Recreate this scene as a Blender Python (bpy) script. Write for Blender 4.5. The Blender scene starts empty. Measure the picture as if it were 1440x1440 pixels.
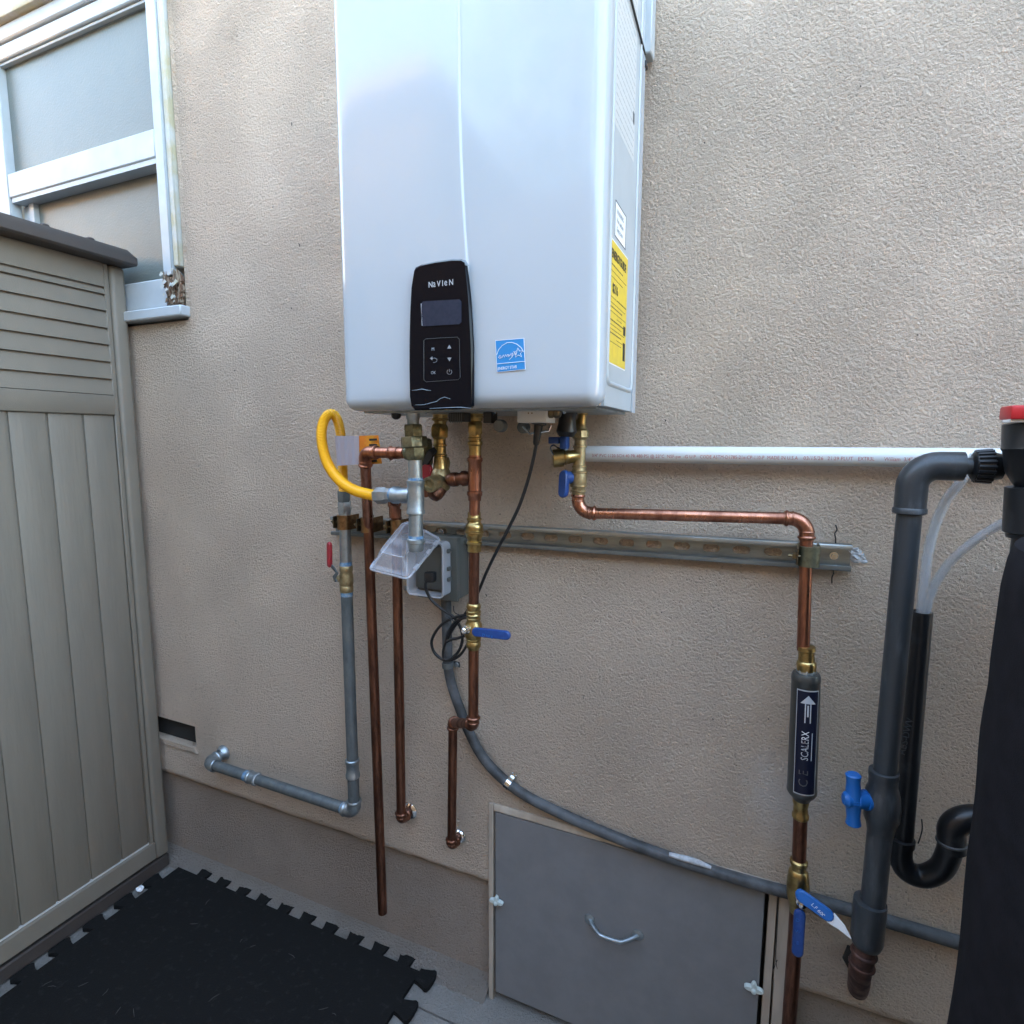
import bpy, bmesh, math, random
from mathutils import Vector, Matrix, noise
random.seed(7)
R = math.radians
sc = bpy.context.scene
C = sc.collection

# ------------------------------------------------------------------ camera
FOC, YAW, PIT, ROL = 807.7, R(23.44), R(7.19), R(0.23)
CAM = Vector((0, -1.08, 1.30))
_f = Vector((-math.sin(YAW)*math.cos(PIT), math.cos(YAW)*math.cos(PIT), -math.sin(PIT)))
_r = Vector((math.cos(YAW), math.sin(YAW), 0)); _u = _r.cross(_f)
_r2 = _r*math.cos(ROL)+_u*math.sin(ROL); _u2 = -_r*math.sin(ROL)+_u*math.cos(ROL)
cd = bpy.data.cameras.new('camera'); cam = bpy.data.objects.new('camera', cd); C.objects.link(cam)
cd.sensor_width = 36; cd.sensor_fit = 'HORIZONTAL'; cd.lens = 36*FOC/1440; cd.clip_start = .02; cd.clip_end = 500
M = Matrix((_r2, _u2, -_f)).transposed().to_4x4(); M.translation = CAM; cam.matrix_world = M
sc.camera = cam
# ------------------------------------------------------------------ sky, sun, exposure
SUN_EL, SUN_AZ = R(15), R(-25)     # the sun stands low behind the house, the yard is in open shade
w = bpy.data.worlds.new('World'); sc.world = w; w.use_nodes = True
nt = w.node_tree; nt.nodes.clear()
sky = nt.nodes.new('ShaderNodeTexSky'); sky.sky_type = 'NISHITA'; sky.sun_disc = False
sky.sun_elevation = SUN_EL; sky.sun_rotation = -SUN_AZ*-1
sky.air_density = 1.0; sky.dust_density = 3.5; sky.ozone_density = .15
bg = nt.nodes.new('ShaderNodeBackground'); bg.inputs['Strength'].default_value = .15
wo = nt.nodes.new('ShaderNodeOutputWorld')
nt.links.new(sky.outputs[0], bg.inputs[0]); nt.links.new(bg.outputs[0], wo.inputs[0])
sd = bpy.data.lights.new('sun', 'SUN'); sd.energy = 2.0; sd.angle = R(.5); sd.color = (1, .84, .66)
so = bpy.data.objects.new('sun', sd); C.objects.link(so)
_s = Vector((math.sin(SUN_AZ)*math.cos(SUN_EL), math.cos(SUN_AZ)*math.cos(SUN_EL), math.sin(SUN_EL)))
so.rotation_euler = _s.to_track_quat('Z', 'Y').to_euler(); so.location = (0, 4, 8)
vs = sc.view_settings; vs.view_transform = 'Standard'; vs.look = 'None'; vs.gamma = 1; vs.exposure = 4.4
vs.use_curve_mapping = False

# ------------------------------------------------------------------ geometry of the survey: a sight line cut with a plane at depth y
def ray(px, py): return _f + _r2*((px-720)/FOC) - _u2*((py-720)/FOC)
def W(px, py, y=0.): d = ray(px, py); return CAM + d*((y-CAM.y)/d.y)
def WX(px, py, x): d = ray(px, py); return CAM + d*((x-CAM.x)/d.x)
def WZ(px, py, z): d = ray(px, py); return CAM + d*((z-CAM.z)/d.z)
def rad(px, py, y, wpx):
    d = ray(px, py); t = (y-CAM.y)/d.y
    return wpx*.5*t/FOC/math.sqrt(1+((px-720)/FOC)**2)
V = Vector

# ------------------------------------------------------------------ materials
MAT = {}
def newmat(name, col, rough=.5, metal=0., spec=.5, col2=None, nscale=20., ndetail=4., bump=0., bscale=60., rough2=None, coat=0.,
           alpha=1., mixpos=(.4, .62), bdist=.001, trans=0., stretch=None):
    m = bpy.data.materials.new(name); m.use_nodes = True; t = m.node_tree; b = t.nodes['Principled BSDF']
    b.inputs['Base Color'].default_value = (*col, 1); b.inputs['Roughness'].default_value = rough
    b.inputs['Metallic'].default_value = metal; b.inputs['Specular IOR Level'].default_value = spec
    b.inputs['Coat Weight'].default_value = coat; b.inputs['Coat Roughness'].default_value = .05
    b.inputs['Alpha'].default_value = alpha; b.inputs['Transmission Weight'].default_value = trans
    geo = t.nodes.new('ShaderNodeNewGeometry'); src = geo.outputs['Position']
    if stretch:
        mp = t.nodes.new('ShaderNodeMapping'); mp.inputs['Scale'].default_value = stretch
        t.links.new(src, mp.inputs[0]); src = mp.outputs[0]
    if col2 is not None:
        n = t.nodes.new('ShaderNodeTexNoise'); n.inputs['Scale'].default_value = nscale; n.inputs['Detail'].default_value = ndetail
        n.inputs['Roughness'].default_value = .65
        t.links.new(src, n.inputs['Vector'])
        cr = t.nodes.new('ShaderNodeValToRGB'); cr.color_ramp.elements[0].position = mixpos[0]; cr.color_ramp.elements[1].position = mixpos[1]
        cr.color_ramp.elements[0].color = (*col, 1); cr.color_ramp.elements[1].color = (*col2, 1)
        t.links.new(n.outputs['Fac'], cr.inputs[0]); t.links.new(cr.outputs[0], b.inputs['Base Color'])
        if rough2 is not None:
            mr = t.nodes.new('ShaderNodeMapRange'); mr.inputs['From Min'].default_value = mixpos[0]; mr.inputs['From Max'].default_value = mixpos[1]
            mr.inputs['To Min'].default_value = rough; mr.inputs['To Max'].default_value = rough2
            t.links.new(n.outputs['Fac'], mr.inputs[0]); t.links.new(mr.outputs[0], b.inputs['Roughness'])
    if bump:
        n2 = t.nodes.new('ShaderNodeTexNoise'); n2.inputs['Scale'].default_value = bscale; n2.inputs['Detail'].default_value = 3
        t.links.new(src, n2.inputs['Vector'])
        bp = t.nodes.new('ShaderNodeBump'); bp.inputs['Strength'].default_value = bump; bp.inputs['Distance'].default_value = bdist
        t.links.new(n2.outputs['Fac'], bp.inputs['Height']); t.links.new(bp.outputs[0], b.inputs['Normal'])
    MAT[name] = m
    return m

newmat('white_enamel', (.425, .465, .50), .14, spec=.5, coat=.2)
newmat('side_enamel', (.42, .455, .475), .38, col2=(.39, .42, .435), nscale=9, bump=.15, bscale=900, bdist=.0003)
newmat('black_gloss', (.004, .0045, .007), .1, spec=.14, bump=.12, bscale=26, bdist=.002)
newmat('film', (.45, .55, .62), .15, alpha=.5)
newmat('lcd', (.028, .033, .052), .25, spec=.2, col2=(.022, .027, .044), nscale=120)
newmat('print_grey', (.45, .47, .5), .5)
newmat('print_sym', (.26, .27, .29), .5)
newmat('print_dim', (.07, .072, .075), .5)
newmat('print_black', (.02, .02, .02), .5)
newmat('print_faint', (.34, .35, .36), .5)
newmat('print_white', (.82, .84, .86), .4)
newmat('print_blue', (.02, .22, .52), .4)
newmat('label_yellow', (.72, .52, .045), .5, col2=(.66, .47, .05), nscale=60)
newmat('red_ink', (.42, .10, .09), .6)
newmat('copper', (.50, .235, .155), .27, 1., col2=(.27, .115, .075), nscale=16, rough2=.42, stretch=(3, 3, .6), bump=.1, bscale=150)
newmat('copper_dark', (.30, .135, .085), .34, 1., col2=(.12, .058, .04), nscale=22, rough2=.5, stretch=(3, 3, .5), bump=.12, bscale=150)
newmat('copper_old', (.14, .07, .055), .5, .6, col2=(.06, .035, .03), nscale=40, rough2=.7, bump=.4, bscale=120)
newmat('brass', (.50, .37, .155), .28, 1., col2=(.32, .22, .09), nscale=50, rough2=.42, bump=.15, bscale=300)
newmat('brass_cast', (.44, .355, .20), .42, .85, col2=(.3, .23, .12), nscale=60, rough2=.55, bump=.5, bscale=500, bdist=.0008)
newmat('brass_green', (.21, .21, .14), .38, .85, col2=(.13, .125, .08), nscale=60, rough2=.55, bump=.2, bscale=300)
newmat('galvanized', (.42, .46, .48), .36, .9, col2=(.28, .32, .34), nscale=40, rough2=.52, bump=.3, bscale=250, mixpos=(.35, .7))
newmat('galvanized_dull', (.17, .185, .185), .55, .6, col2=(.105, .12, .125), nscale=24, rough2=.65, stretch=(2, 2, .7), bump=.3, bscale=200, mixpos=(.35, .7))
newmat('chrome', (.75, .76, .76), .12, 1.)
newmat('steel_dark', (.10, .09, .07), .35, .9, col2=(.2, .15, .08), nscale=30)
newmat('strut_steel', (.36, .39, .39), .36, .9, col2=(.24, .26, .26), nscale=30, rough2=.5, stretch=(.3, 2, 2))
newmat('pipe_dope', (.08, .19, .34), .6, col2=(.25, .33, .38), nscale=120)
newmat('yellow_coat', (.86, .44, .012), .38, bump=.05, bscale=300)
newmat('red_vinyl', (.34, .012, .02), .45, col2=(.27, .02, .03), nscale=60, bump=.3, bscale=250)
newmat('blue_vinyl', (.008, .045, .20), .4, col2=(.015, .06, .22), nscale=60, bump=.2, bscale=250)
newmat('blue_plastic', (.012, .12, .40), .4)
newmat('red_plastic', (.5, .02, .025), .35)
newmat('black_rubber', (.012, .012, .013), .42, bump=.1, bscale=300)
newmat('black_abs', (.011, .012, .014), .34, col2=(.04, .042, .045), nscale=30, rough2=.6, mixpos=(.55, .8), bump=.2, bscale=200)
newmat('pvc_white', (.60, .62, .62), .35, col2=(.62, .62, .6), nscale=12)
newmat('pvc_grey', (.034, .039, .044), .34, col2=(.075, .083, .09), nscale=22, rough2=.6, mixpos=(.52, .78), stretch=(3, 3, .7), bump=.15, bscale=200)
newmat('conduit', (.040, .042, .044), .55, col2=(.10, .105, .11), nscale=18, rough2=.7, bump=.5, bscale=260)
newmat('grey_box', (.085, .088, .08), .5, bump=.15, bscale=300)
newmat('clear_plastic', (.42, .42, .46), .10, alpha=.38, spec=.8)
newmat('clear_edge', (.55, .56, .60), .15, alpha=.55, spec=.9)
newmat('poly_tube', (.62, .64, .67), .2, alpha=.36, spec=.7)
newmat('foil_tag', (.60, .58, .66), .35, .3, col2=(.45, .43, .5), nscale=1, bump=.3, bscale=60)
newmat('orange_tag', (.72, .22, .02), .4, col2=(.78, .42, .03), nscale=45)
newmat('filter_grey', (.085, .088, .085), .36, .6)
newmat('bronze', (.36, .215, .11), .3, 1., col2=(.2, .12, .06), nscale=60, rough2=.45)
newmat('navy_label', (.006, .008, .022), .4, spec=.3)
newmat('white_wood', (.46, .50, .53), .38, col2=(.40, .435, .455), nscale=5, bump=.2, bscale=70)
newmat('cream_wood', (.42, .385, .26), .5, col2=(.47, .485, .465), nscale=14, bump=.4, bscale=60)
newmat('rotten_wood', (.16, .09, .055), .9, col2=(.38, .32, .24), nscale=90, bump=1., bscale=150, bdist=.004, stretch=(2, 2, .4), mixpos=(.45, .6))
newmat('dark_gap', (.02, .018, .016), .9)
newmat('frosted_glass', (.165, .185, .165), .3, spec=.4, col2=(.14, .16, .15), nscale=3.5, bump=.5, bscale=220, bdist=.0015, trans=.15, mixpos=(.3, .7))
newmat('shed_resin', (.20, .175, .138), .55, col2=(.178, .156, .124), nscale=4, bump=.45, bscale=420, bdist=.0008)
newmat('shed_wood', (.195, .171, .135), .55, col2=(.172, .151, .120), nscale=4, bump=.45, bscale=34, bdist=.0018, stretch=(1, 4, .5))
newmat('shed_brown', (.055, .045, .04), .5, bump=.3, bscale=300)
newmat('rubber_mat', (.008, .0078, .0075), .9, spec=.2, col2=(.026, .0255, .0245), nscale=60, ndetail=12, bump=.9, bscale=420, bdist=.0015, mixpos=(.56, .78))
newmat('grey_door', (.188, .187, .190), .55, col2=(.166, .166, .170), nscale=14, ndetail=9, bump=.3, bscale=240, bdist=.0006)
newmat('beige_wood', (.50, .43, .35), .6, col2=(.36, .30, .24), nscale=14, bump=.4, bscale=80, stretch=(1, 1, .2))
newmat('dark_wood', (.055, .045, .036), .8)
newmat('grey_patch', (.5, .52, .54), .7, col2=(.35, .36, .37), nscale=90)
newmat('mint_plastic', (.50, .56, .53), .45)
newmat('black_fabric', (.006, .0054, .0072), .85, spec=.2, col2=(.010, .009, .0115), nscale=30, bump=.5, bscale=700, bdist=.0006)
newmat('lint', (.07, .07, .066), .8)
newmat('leaf', (.05, .075, .03), .6, col2=(.08, .1, .045), nscale=6)
newmat('bark', (.12, .09, .07), .9)
newmat('roof_tile', (.2, .13, .1), .8, col2=(.25, .17, .13), nscale=12)
newmat('pale_label', (.55, .56, .55), .45)

def stucco(name, c1, c2, dark, relief=1.0, dirt=True):
    m = bpy.data.materials.new(name); m.use_nodes = True; t = m.node_tree; b = t.nodes['Principled BSDF']; N = t.nodes.new; Lk = t.links.new
    g = N('ShaderNodeNewGeometry')
    big = N('ShaderNodeTexNoise'); big.inputs['Scale'].default_value = 2.6; big.inputs['Detail'].default_value = 6; big.inputs['Roughness'].default_value = .6
    Lk(g.outputs['Position'], big.inputs['Vector'])
    cr = N('ShaderNodeValToRGB'); cr.color_ramp.elements[0].position = .36; cr.color_ramp.elements[1].position = .64
    cr.color_ramp.elements[0].color = (*c1, 1); cr.color_ramp.elements[1].color = (*c2, 1); Lk(big.outputs['Fac'], cr.inputs[0])
    # relief: smeared lumps of a trowelled sand finish, in three sizes
    wp = N('ShaderNodeTexNoise'); wp.inputs['Scale'].default_value = 60; wp.inputs['Detail'].default_value = 2; Lk(g.outputs['Position'], wp.inputs['Vector'])
    ad = N('ShaderNodeVectorMath'); ad.operation = 'MULTIPLY_ADD'; ad.inputs[1].default_value = (.003,)*3
    Lk(wp.outputs['Color'], ad.inputs[0]); Lk(g.outputs['Position'], ad.inputs[2])
    n1 = N('ShaderNodeTexNoise'); n1.inputs['Scale'].default_value = 235; n1.inputs['Detail'].default_value = 5; n1.inputs['Roughness'].default_value = .64
    Lk(ad.outputs[0], n1.inputs['Vector'])
    r1 = N('ShaderNodeMapRange'); r1.interpolation_type = 'SMOOTHSTEP'; r1.inputs['From Min'].default_value = .28; r1.inputs['From Max'].default_value = .68
    Lk(n1.outputs['Fac'], r1.inputs[0])
    n2 = N('ShaderNodeTexNoise'); n2.inputs['Scale'].default_value = 420; n2.inputs['Detail'].default_value = 2; Lk(g.outputs['Position'], n2.inputs['Vector'])
    n3 = N('ShaderNodeTexNoise'); n3.inputs['Scale'].default_value = 9; n3.inputs['Detail'].default_value = 3; Lk(g.outputs['Position'], n3.inputs['Vector'])
    a0 = N('ShaderNodeMath'); a0.operation = 'MULTIPLY_ADD'; a0.inputs[1].default_value = .35; Lk(n2.outputs['Fac'], a0.inputs[0]); Lk(r1.outputs[0], a0.inputs[2])
    vn = N('ShaderNodeTexNoise'); vn.inputs['Scale'].default_value = 6; vn.inputs['Detail'].default_value = 4; Lk(g.outputs['Position'], vn.inputs['Vector'])
    vr = N('ShaderNodeMapRange'); vr.inputs['From Min'].default_value = .36; vr.inputs['From Max'].default_value = .62; vr.inputs['To Min'].default_value = .72; vr.inputs['To Max'].default_value = 1.12; Lk(vn.outputs['Fac'], vr.inputs[0])
    am = N('ShaderNodeMath'); am.operation = 'SUBTRACT'; am.inputs[1].default_value = .70; Lk(a0.outputs[0], am.inputs[0])
    a = N('ShaderNodeMath'); a.operation = 'MULTIPLY'; Lk(am.outputs[0], a.inputs[0]); Lk(vr.outputs[0], a.inputs[1])
    a2 = N('ShaderNodeMath'); a2.operation = 'MULTIPLY_ADD'; a2.inputs[1].default_value = .16; Lk(n3.outputs['Fac'], a2.inputs[0]); Lk(a.outputs[0], a2.inputs[2])
    bp = N('ShaderNodeBump'); bp.inputs['Strength'].default_value = 1; bp.inputs['Distance'].default_value = .0052*relief
    Lk(a2.outputs[0], bp.inputs['Height']); Lk(bp.outputs[0], b.inputs['Normal'])
    # dirt lodged in the pits, stronger in cloudy areas
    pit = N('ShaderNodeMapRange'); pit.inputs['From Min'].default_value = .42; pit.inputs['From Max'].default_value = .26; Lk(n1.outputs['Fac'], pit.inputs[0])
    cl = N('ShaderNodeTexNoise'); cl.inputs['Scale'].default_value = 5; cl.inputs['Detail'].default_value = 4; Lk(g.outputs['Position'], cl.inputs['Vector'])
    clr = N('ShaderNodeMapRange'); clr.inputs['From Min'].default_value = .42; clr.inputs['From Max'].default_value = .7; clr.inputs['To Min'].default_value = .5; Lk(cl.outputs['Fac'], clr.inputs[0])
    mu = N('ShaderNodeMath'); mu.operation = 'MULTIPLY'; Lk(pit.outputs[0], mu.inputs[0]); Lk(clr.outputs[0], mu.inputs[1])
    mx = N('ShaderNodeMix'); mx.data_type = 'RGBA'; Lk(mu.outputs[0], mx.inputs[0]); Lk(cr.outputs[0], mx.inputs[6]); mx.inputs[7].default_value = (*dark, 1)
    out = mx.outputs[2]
    if dirt:
        mp = N('ShaderNodeMapping'); mp.inputs['Scale'].default_value = (1, 1, .55); Lk(g.outputs['Position'], mp.inputs[0])
        sm = N('ShaderNodeTexNoise'); sm.inputs['Scale'].default_value = 7; sm.inputs['Detail'].default_value = 7; sm.inputs['Roughness'].default_value = .7; Lk(mp.outputs[0], sm.inputs['Vector'])
        sr = N('ShaderNodeMapRange'); sr.inputs['From Min'].default_value = .62; sr.inputs['From Max'].default_value = .80; sr.inputs['To Max'].default_value = .34; Lk(sm.outputs['Fac'], sr.inputs[0])
        m2 = N('ShaderNodeMix'); m2.data_type = 'RGBA'; Lk(sr.outputs[0], m2.inputs[0]); Lk(out, m2.inputs[6]); m2.inputs[7].default_value = (dark[0]*1.6, dark[1]*1.6, dark[2]*1.6, 1)
        out = m2.outputs[2]
    if name == 'stucco':
        ds = N('ShaderNodeVectorMath'); ds.operation = 'DISTANCE'; ds.inputs[1].default_value = (.085, 0, .655); Lk(g.outputs['Position'], ds.inputs[0])
        dn = N('ShaderNodeMath'); dn.operation = 'MULTIPLY_ADD'; dn.inputs[1].default_value = .12; Lk(n3.outputs['Fac'], dn.inputs[0]); Lk(ds.outputs['Value'], dn.inputs[2])
        dr_ = N('ShaderNodeMapRange'); dr_.inputs['From Min'].default_value = .16; dr_.inputs['From Max'].default_value = .07; dr_.inputs['To Max'].default_value = .55; Lk(dn.outputs[0], dr_.inputs[0])
        m3 = N('ShaderNodeMix'); m3.data_type = 'RGBA'; Lk(dr_.outputs[0], m3.inputs[0]); Lk(out, m3.inputs[6]); m3.inputs[7].default_value = (.74, .72, .70, 1); out = m3.outputs[2]
    Lk(out, b.inputs['Base Color']); b.inputs['Roughness'].default_value = .78; b.inputs['Specular IOR Level'].default_value = .35
    MAT[name] = m
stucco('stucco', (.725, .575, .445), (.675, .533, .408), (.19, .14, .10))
stucco('plinth_stucco', (.40, .325, .265), (.33, .265, .215), (.12, .1, .08), .6)
stucco('concrete', (.29, .27, .245), (.22, .205, .185), (.12, .11, .1), .45)
stucco('rough_mortar', (.44, .38, .33), (.33, .29, .25), (.12, .1, .09), 1.6)
stucco('neighbor_stucco', (.31, .21, .115), (.27, .18, .10), (.12, .1, .08), .6, False)

# ------------------------------------------------------------------ mesh builder
class MB:
    def __init__(s): s.v = []; s.f = []; s.sm = []
    def add(s, vs, fs, smooth=True):
        n = len(s.v); s.v += [V(x) for x in vs]; s.f += [tuple(n+i for i in f) for f in fs]; s.sm += [smooth]*len(fs); return s
    def box(s, a, b):
        (x0, y0, z0), (x1, y1, z1) = [tuple(map(f, zip(a, b))) for f in (min, max)]
        s.add([(x0,y0,z0),(x1,y0,z0),(x1,y1,z0),(x0,y1,z0),(x0,y0,z1),(x1,y0,z1),(x1,y1,z1),(x0,y1,z1)],
              [(0,3,2,1),(4,5,6,7),(0,1,5,4),(1,2,6,5),(2,3,7,6),(3,0,4,7)], False); return s
    def bbox(s, a, b, bev=.002, seg=2):            # bevelled box
        bm = bmesh.new(); bmesh.ops.create_cube(bm, size=1)
        a, b = V(a), V(b); c = (a+b)/2; d = b-a
        for v in bm.verts: v.co = V((c.x+v.co.x*abs(d.x), c.y+v.co.y*abs(d.y), c.z+v.co.z*abs(d.z)))
        bmesh.ops.bevel(bm, geom=bm.edges[:], offset=bev, segments=seg, affect='EDGES', profile=.5)
        bm.verts.index_update(); s.add([v.co.copy() for v in bm.verts], [[v.index for v in f.verts] for f in bm.faces]); bm.free(); return s
    def prism(s, poly, n, d, smooth=False, bev=0.):         # poly: 3D outline, n: direction, d: depth; optional chamfer on the far side
        n = V(n).normalized(); k = len(poly); P0 = [V(p) for p in poly]; c = sum(P0, V())/k
        if bev:
            rings = [P0, [p+n*(d-bev) for p in P0], [p+(c-p).normalized()*bev+n*d for p in P0]]
        else: rings = [P0, [p+n*d for p in P0]]
        vs = [p for r_ in rings for p in r_]; fs = []
        for j in range(len(rings)-1):
            for i in range(k): fs.append((j*k+i, j*k+(i+1) % k, (j+1)*k+(i+1) % k, (j+1)*k+i))
        s.add(vs, fs+[tuple(range(k))[::-1], tuple((len(rings)-1)*k+i for i in range(k))], smooth); return s
    def tube(s, pts, r, seg=14, cap=True, closed=False):
        pts = [V(p) for p in pts]; n = len(pts); rr = r if isinstance(r, (list, tuple)) else [r]*n
        T = []
        for i in range(n):
            a = pts[(i-1) % n] if closed else pts[max(i-1, 0)]; b = pts[(i+1) % n] if closed else pts[min(i+1, n-1)]
            t = (b-a); T.append(t.normalized() if t.length > 1e-9 else (T[-1] if T else V((0, 0, 1))))
        u = T[0].orthogonal().normalized(); vs = []; fs = []
        for i in range(n):
            u = (u - T[i]*u.dot(T[i])).normalized(); w_ = T[i].cross(u)
            for k in range(seg):
                a = 2*math.pi*k/seg; vs.append(pts[i]+(u*math.cos(a)+w_*math.sin(a))*rr[i])
        for i in range(n if closed else n-1):
            j = (i+1) % n
            for k in range(seg): fs.append((i*seg+k, i*seg+(k+1) % seg, j*seg+(k+1) % seg, j*seg+k))
        if cap and not closed: fs += [tuple(range(seg))[::-1], tuple((n-1)*seg+k for k in range(seg))]
        s.add(vs, fs); return s
    def lathe(s, o, ax, prof, seg=24, ph=0., cap=True):     # prof: (distance along the axis, radius)
        o = V(o); ax = V(ax).normalized(); u = V((0, -1, 0)); u = (u-ax*u.dot(ax))
        u = u.normalized() if u.length > .05 else ax.orthogonal().normalized(); w_ = ax.cross(u); vs = []; fs = []
        for t, r_ in prof:
            for k in range(seg):
                a = 2*math.pi*(k+ph)/seg; vs.append(o+ax*t+(u*math.cos(a)+w_*math.sin(a))*max(r_, 1e-5))
        for i in range(len(prof)-1):
            for k in range(seg): fs.append((i*seg+k, i*seg+(k+1) % seg, (i+1)*seg+(k+1) % seg, (i+1)*seg+k))
        if cap: fs += [tuple(range(seg))[::-1], tuple((len(prof)-1)*seg+k for k in range(seg))]
        s.add(vs, fs, seg > 8); return s
    def hexn(s, o, ax, L, r_, ph=.5): return s.lathe(o, ax, [(0, r_*.9), (L*.12, r_), (L*.88, r_), (L, r_*.9)], 6, ph)
    def build(s, name, mat, parent=None, recalc=True):
        me = bpy.data.meshes.new(name)
        lo = V((min(v[i] for v in s.v) for i in range(3))); hi = V((max(v[i] for v in s.v) for i in range(3))); c = (lo+hi)/2
        if parent is None: c.z = lo.z
        me.from_pydata([v-c for v in s.v], [], s.f)
        me.polygons.foreach_set('use_smooth', s.sm)
        if recalc:
            bm = bmesh.new(); bm.from_mesh(me); bmesh.ops.recalc_face_normals(bm, faces=bm.faces[:]); bm.to_mesh(me); bm.free()
        me.set_sharp_from_angle(angle=R(38)); me.update()
        me.materials.append(MAT[mat]); o = bpy.data.objects.new(name, me); C.objects.link(o)
        put(o, c, parent); return o
WP = {}
def put(o, c, parent):
    if parent is not None: o.parent = parent; o.location = c-WP[parent.name]
    else: o.location = c
    WP[o.name] = V(c)
def thing(name, label, cat, loc, group=None):
    o = bpy.data.objects.new(name, None); C.objects.link(o); o.empty_display_size = .02
    put(o, V(loc), None); o['label'] = label; o['category'] = cat
    if group: o['group'] = group
    return o
def tag(o, label, cat, group=None):
    o['label'] = label; o['category'] = cat
    if group: o['group'] = group
    return o
def struct(o): o['kind'] = 'structure'; return o
def lab(o, l): o['label'] = l; return o
def text(s, o, ux, uy, size, mat, parent, name='lettering', align='LEFT', sx=1., lift=.0003, bold=.0, alignv='BOTTOM_BASELINE'):
    cu = bpy.data.curves.new('t', 'FONT'); cu.body = s; cu.size = size; cu.align_x = align; cu.offset = bold; cu.resolution_u = 3
    cu.extrude = .0001
    to = bpy.data.objects.new('t', cu); C.objects.link(to)
    dg = bpy.context.evaluated_depsgraph_get(); dg.update()
    me = bpy.data.meshes.new_from_object(to.evaluated_get(dg)); bpy.data.objects.remove(to)
    ux, uy = V(ux).normalized(), V(uy).normalized(); n = ux.cross(uy).normalized(); m = MB()
    m.add([V(o)+ux*(v.co.x*sx)+uy*v.co.y+n*(v.co.z+lift) for v in me.vertices], [list(p.vertices) for p in me.polygons], False)
    bpy.data.meshes.remove(me)
    return m.build(name, mat, parent, False)
def catmull(P, n=8, closed=False):
    P = [V(p) for p in P]; k = len(P); out = []
    for i in range(k if closed else k-1):
        if closed: a, b, c, d = P[(i-1) % k], P[i], P[(i+1) % k], P[(i+2) % k]
        else: a, b, c, d = P[max(i-1, 0)], P[i], P[i+1], P[min(i+2, k-1)]
        for j in range(n):
            t = j/n; out.append(.5*((2*b)+(c-a)*t+(2*a-5*b+4*c-d)*t*t+(-a+3*b-3*c+d)*t**3))
    if not closed: out.append(P[-1])
    return out
def arc(p, a, b, rb, n=8):       # fillet of corner p between directions to a and b
    da, db = (a-p).normalized(), (b-p).normalized(); ang = da.angle(db); t = rb/math.tan(ang/2)
    s0, s1 = p+da*t, p+db*t; c = p+(da+db).normalized()*(rb/math.sin(ang/2)); out = []
    v0, v1 = s0-c, s1-c; th = v0.angle(v1)
    for i in range(n+1):
        q = i/n; out.append(c+(v0*math.sin((1-q)*th)+v1*math.sin(q*th))/math.sin(th))
    return out
def bead(m, p, ax, r, k=.0022, L=.006): m.lathe(V(p)-V(ax).normalized()*L/2, ax, [(0, r), (L*.25, r+k*.8), (L*.5, r+k), (L*.75, r+k*.8), (L, r)], 20, 0, False)
def run(parent, pts, r, mat, emat=None, rb=.016, sock=.018, names=('pipe', 'elbow'), press=True, er=.0016, ends=(0, 0)):
    pts = [V(p) for p in pts]; n = len(pts); emat = emat or mat
    for i in range(n-1):
        d = (pts[i+1]-pts[i]); L = d.length; d.normalize()
        a = pts[i]+d*(rb+.002 if i > 0 else 0); b = pts[i+1]-d*(rb+.002 if i < n-2 else 0)
        MB().tube([a, (a+b)/2, b], r, 20).build(names[0], mat, parent)
    for i in range(1, n-1):
        A = arc(pts[i], pts[i-1], pts[i+1], rb); da = (pts[i-1]-pts[i]).normalized(); db = (pts[i+1]-pts[i]).normalized()
        m = MB(); m.tube([A[0]+da*sock]+A+[A[-1]+db*sock], r+er, 20)
        if press:
            for q, dd in ((A[0]+da*(sock-.004), da), (A[-1]+db*(sock-.004), db)): bead(m, q, dd, r+er)
            for q, dd in ((A[0]+da*(sock-.013), da), (A[-1]+db*(sock-.013), db)): bead(m, q, dd, r+er, .0008, .003)
        else:
            for q, dd in ((A[0]+da*(sock-.004), da), (A[-1]+db*(sock-.004), db)): bead(m, q, dd, r+er, .002, .008)
        m.build(names[1], emat, parent)
def stk(parent, name, mat, A, B, prof, y0, y1=None, seg=24, ph=0., mb=None):
    """turned part whose axis runs from A to B (survey points at depths y0, y1); prof: (place along the axis in survey units, width)"""
    y1 = y0 if y1 is None else y1
    a, b = W(*A, y0), W(*B, y1); k = 0 if abs(B[0]-A[0]) > abs(B[1]-A[1]) else 1
    ax = b-a; L = ax.length; out = []
    for s, wd in prof:
        q = (s-A[k])/(B[k]-A[k]); px = A[0]+(B[0]-A[0])*q; py = A[1]+(B[1]-A[1])*q
        out.append((q*L, rad(px, py, y0+(y1-y0)*q, wd)))
    m = mb or MB(); m.lathe(a, ax, out, seg, ph)
    return m.build(name, mat, parent) if mb is None else m

# ================================================================== SETTING
# ---- ground
g = MB()
def sheet(m, x0, x1, y0, y1, z, h=.3): m.box((x0, y0, z-h), (x1, y1, z))
sheet(g, -30, 30, -30, -.092, 0); struct(g.build('ground', 'concrete'))
g = MB(); sheet(g, -30, 30, -.088, .03, .001); struct(g.build('footing_strip', 'concrete'))
g = MB(); sheet(g, -30, 30, .03, 30, -.02); struct(g.build('ground_behind_house', 'concrete'))

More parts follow.
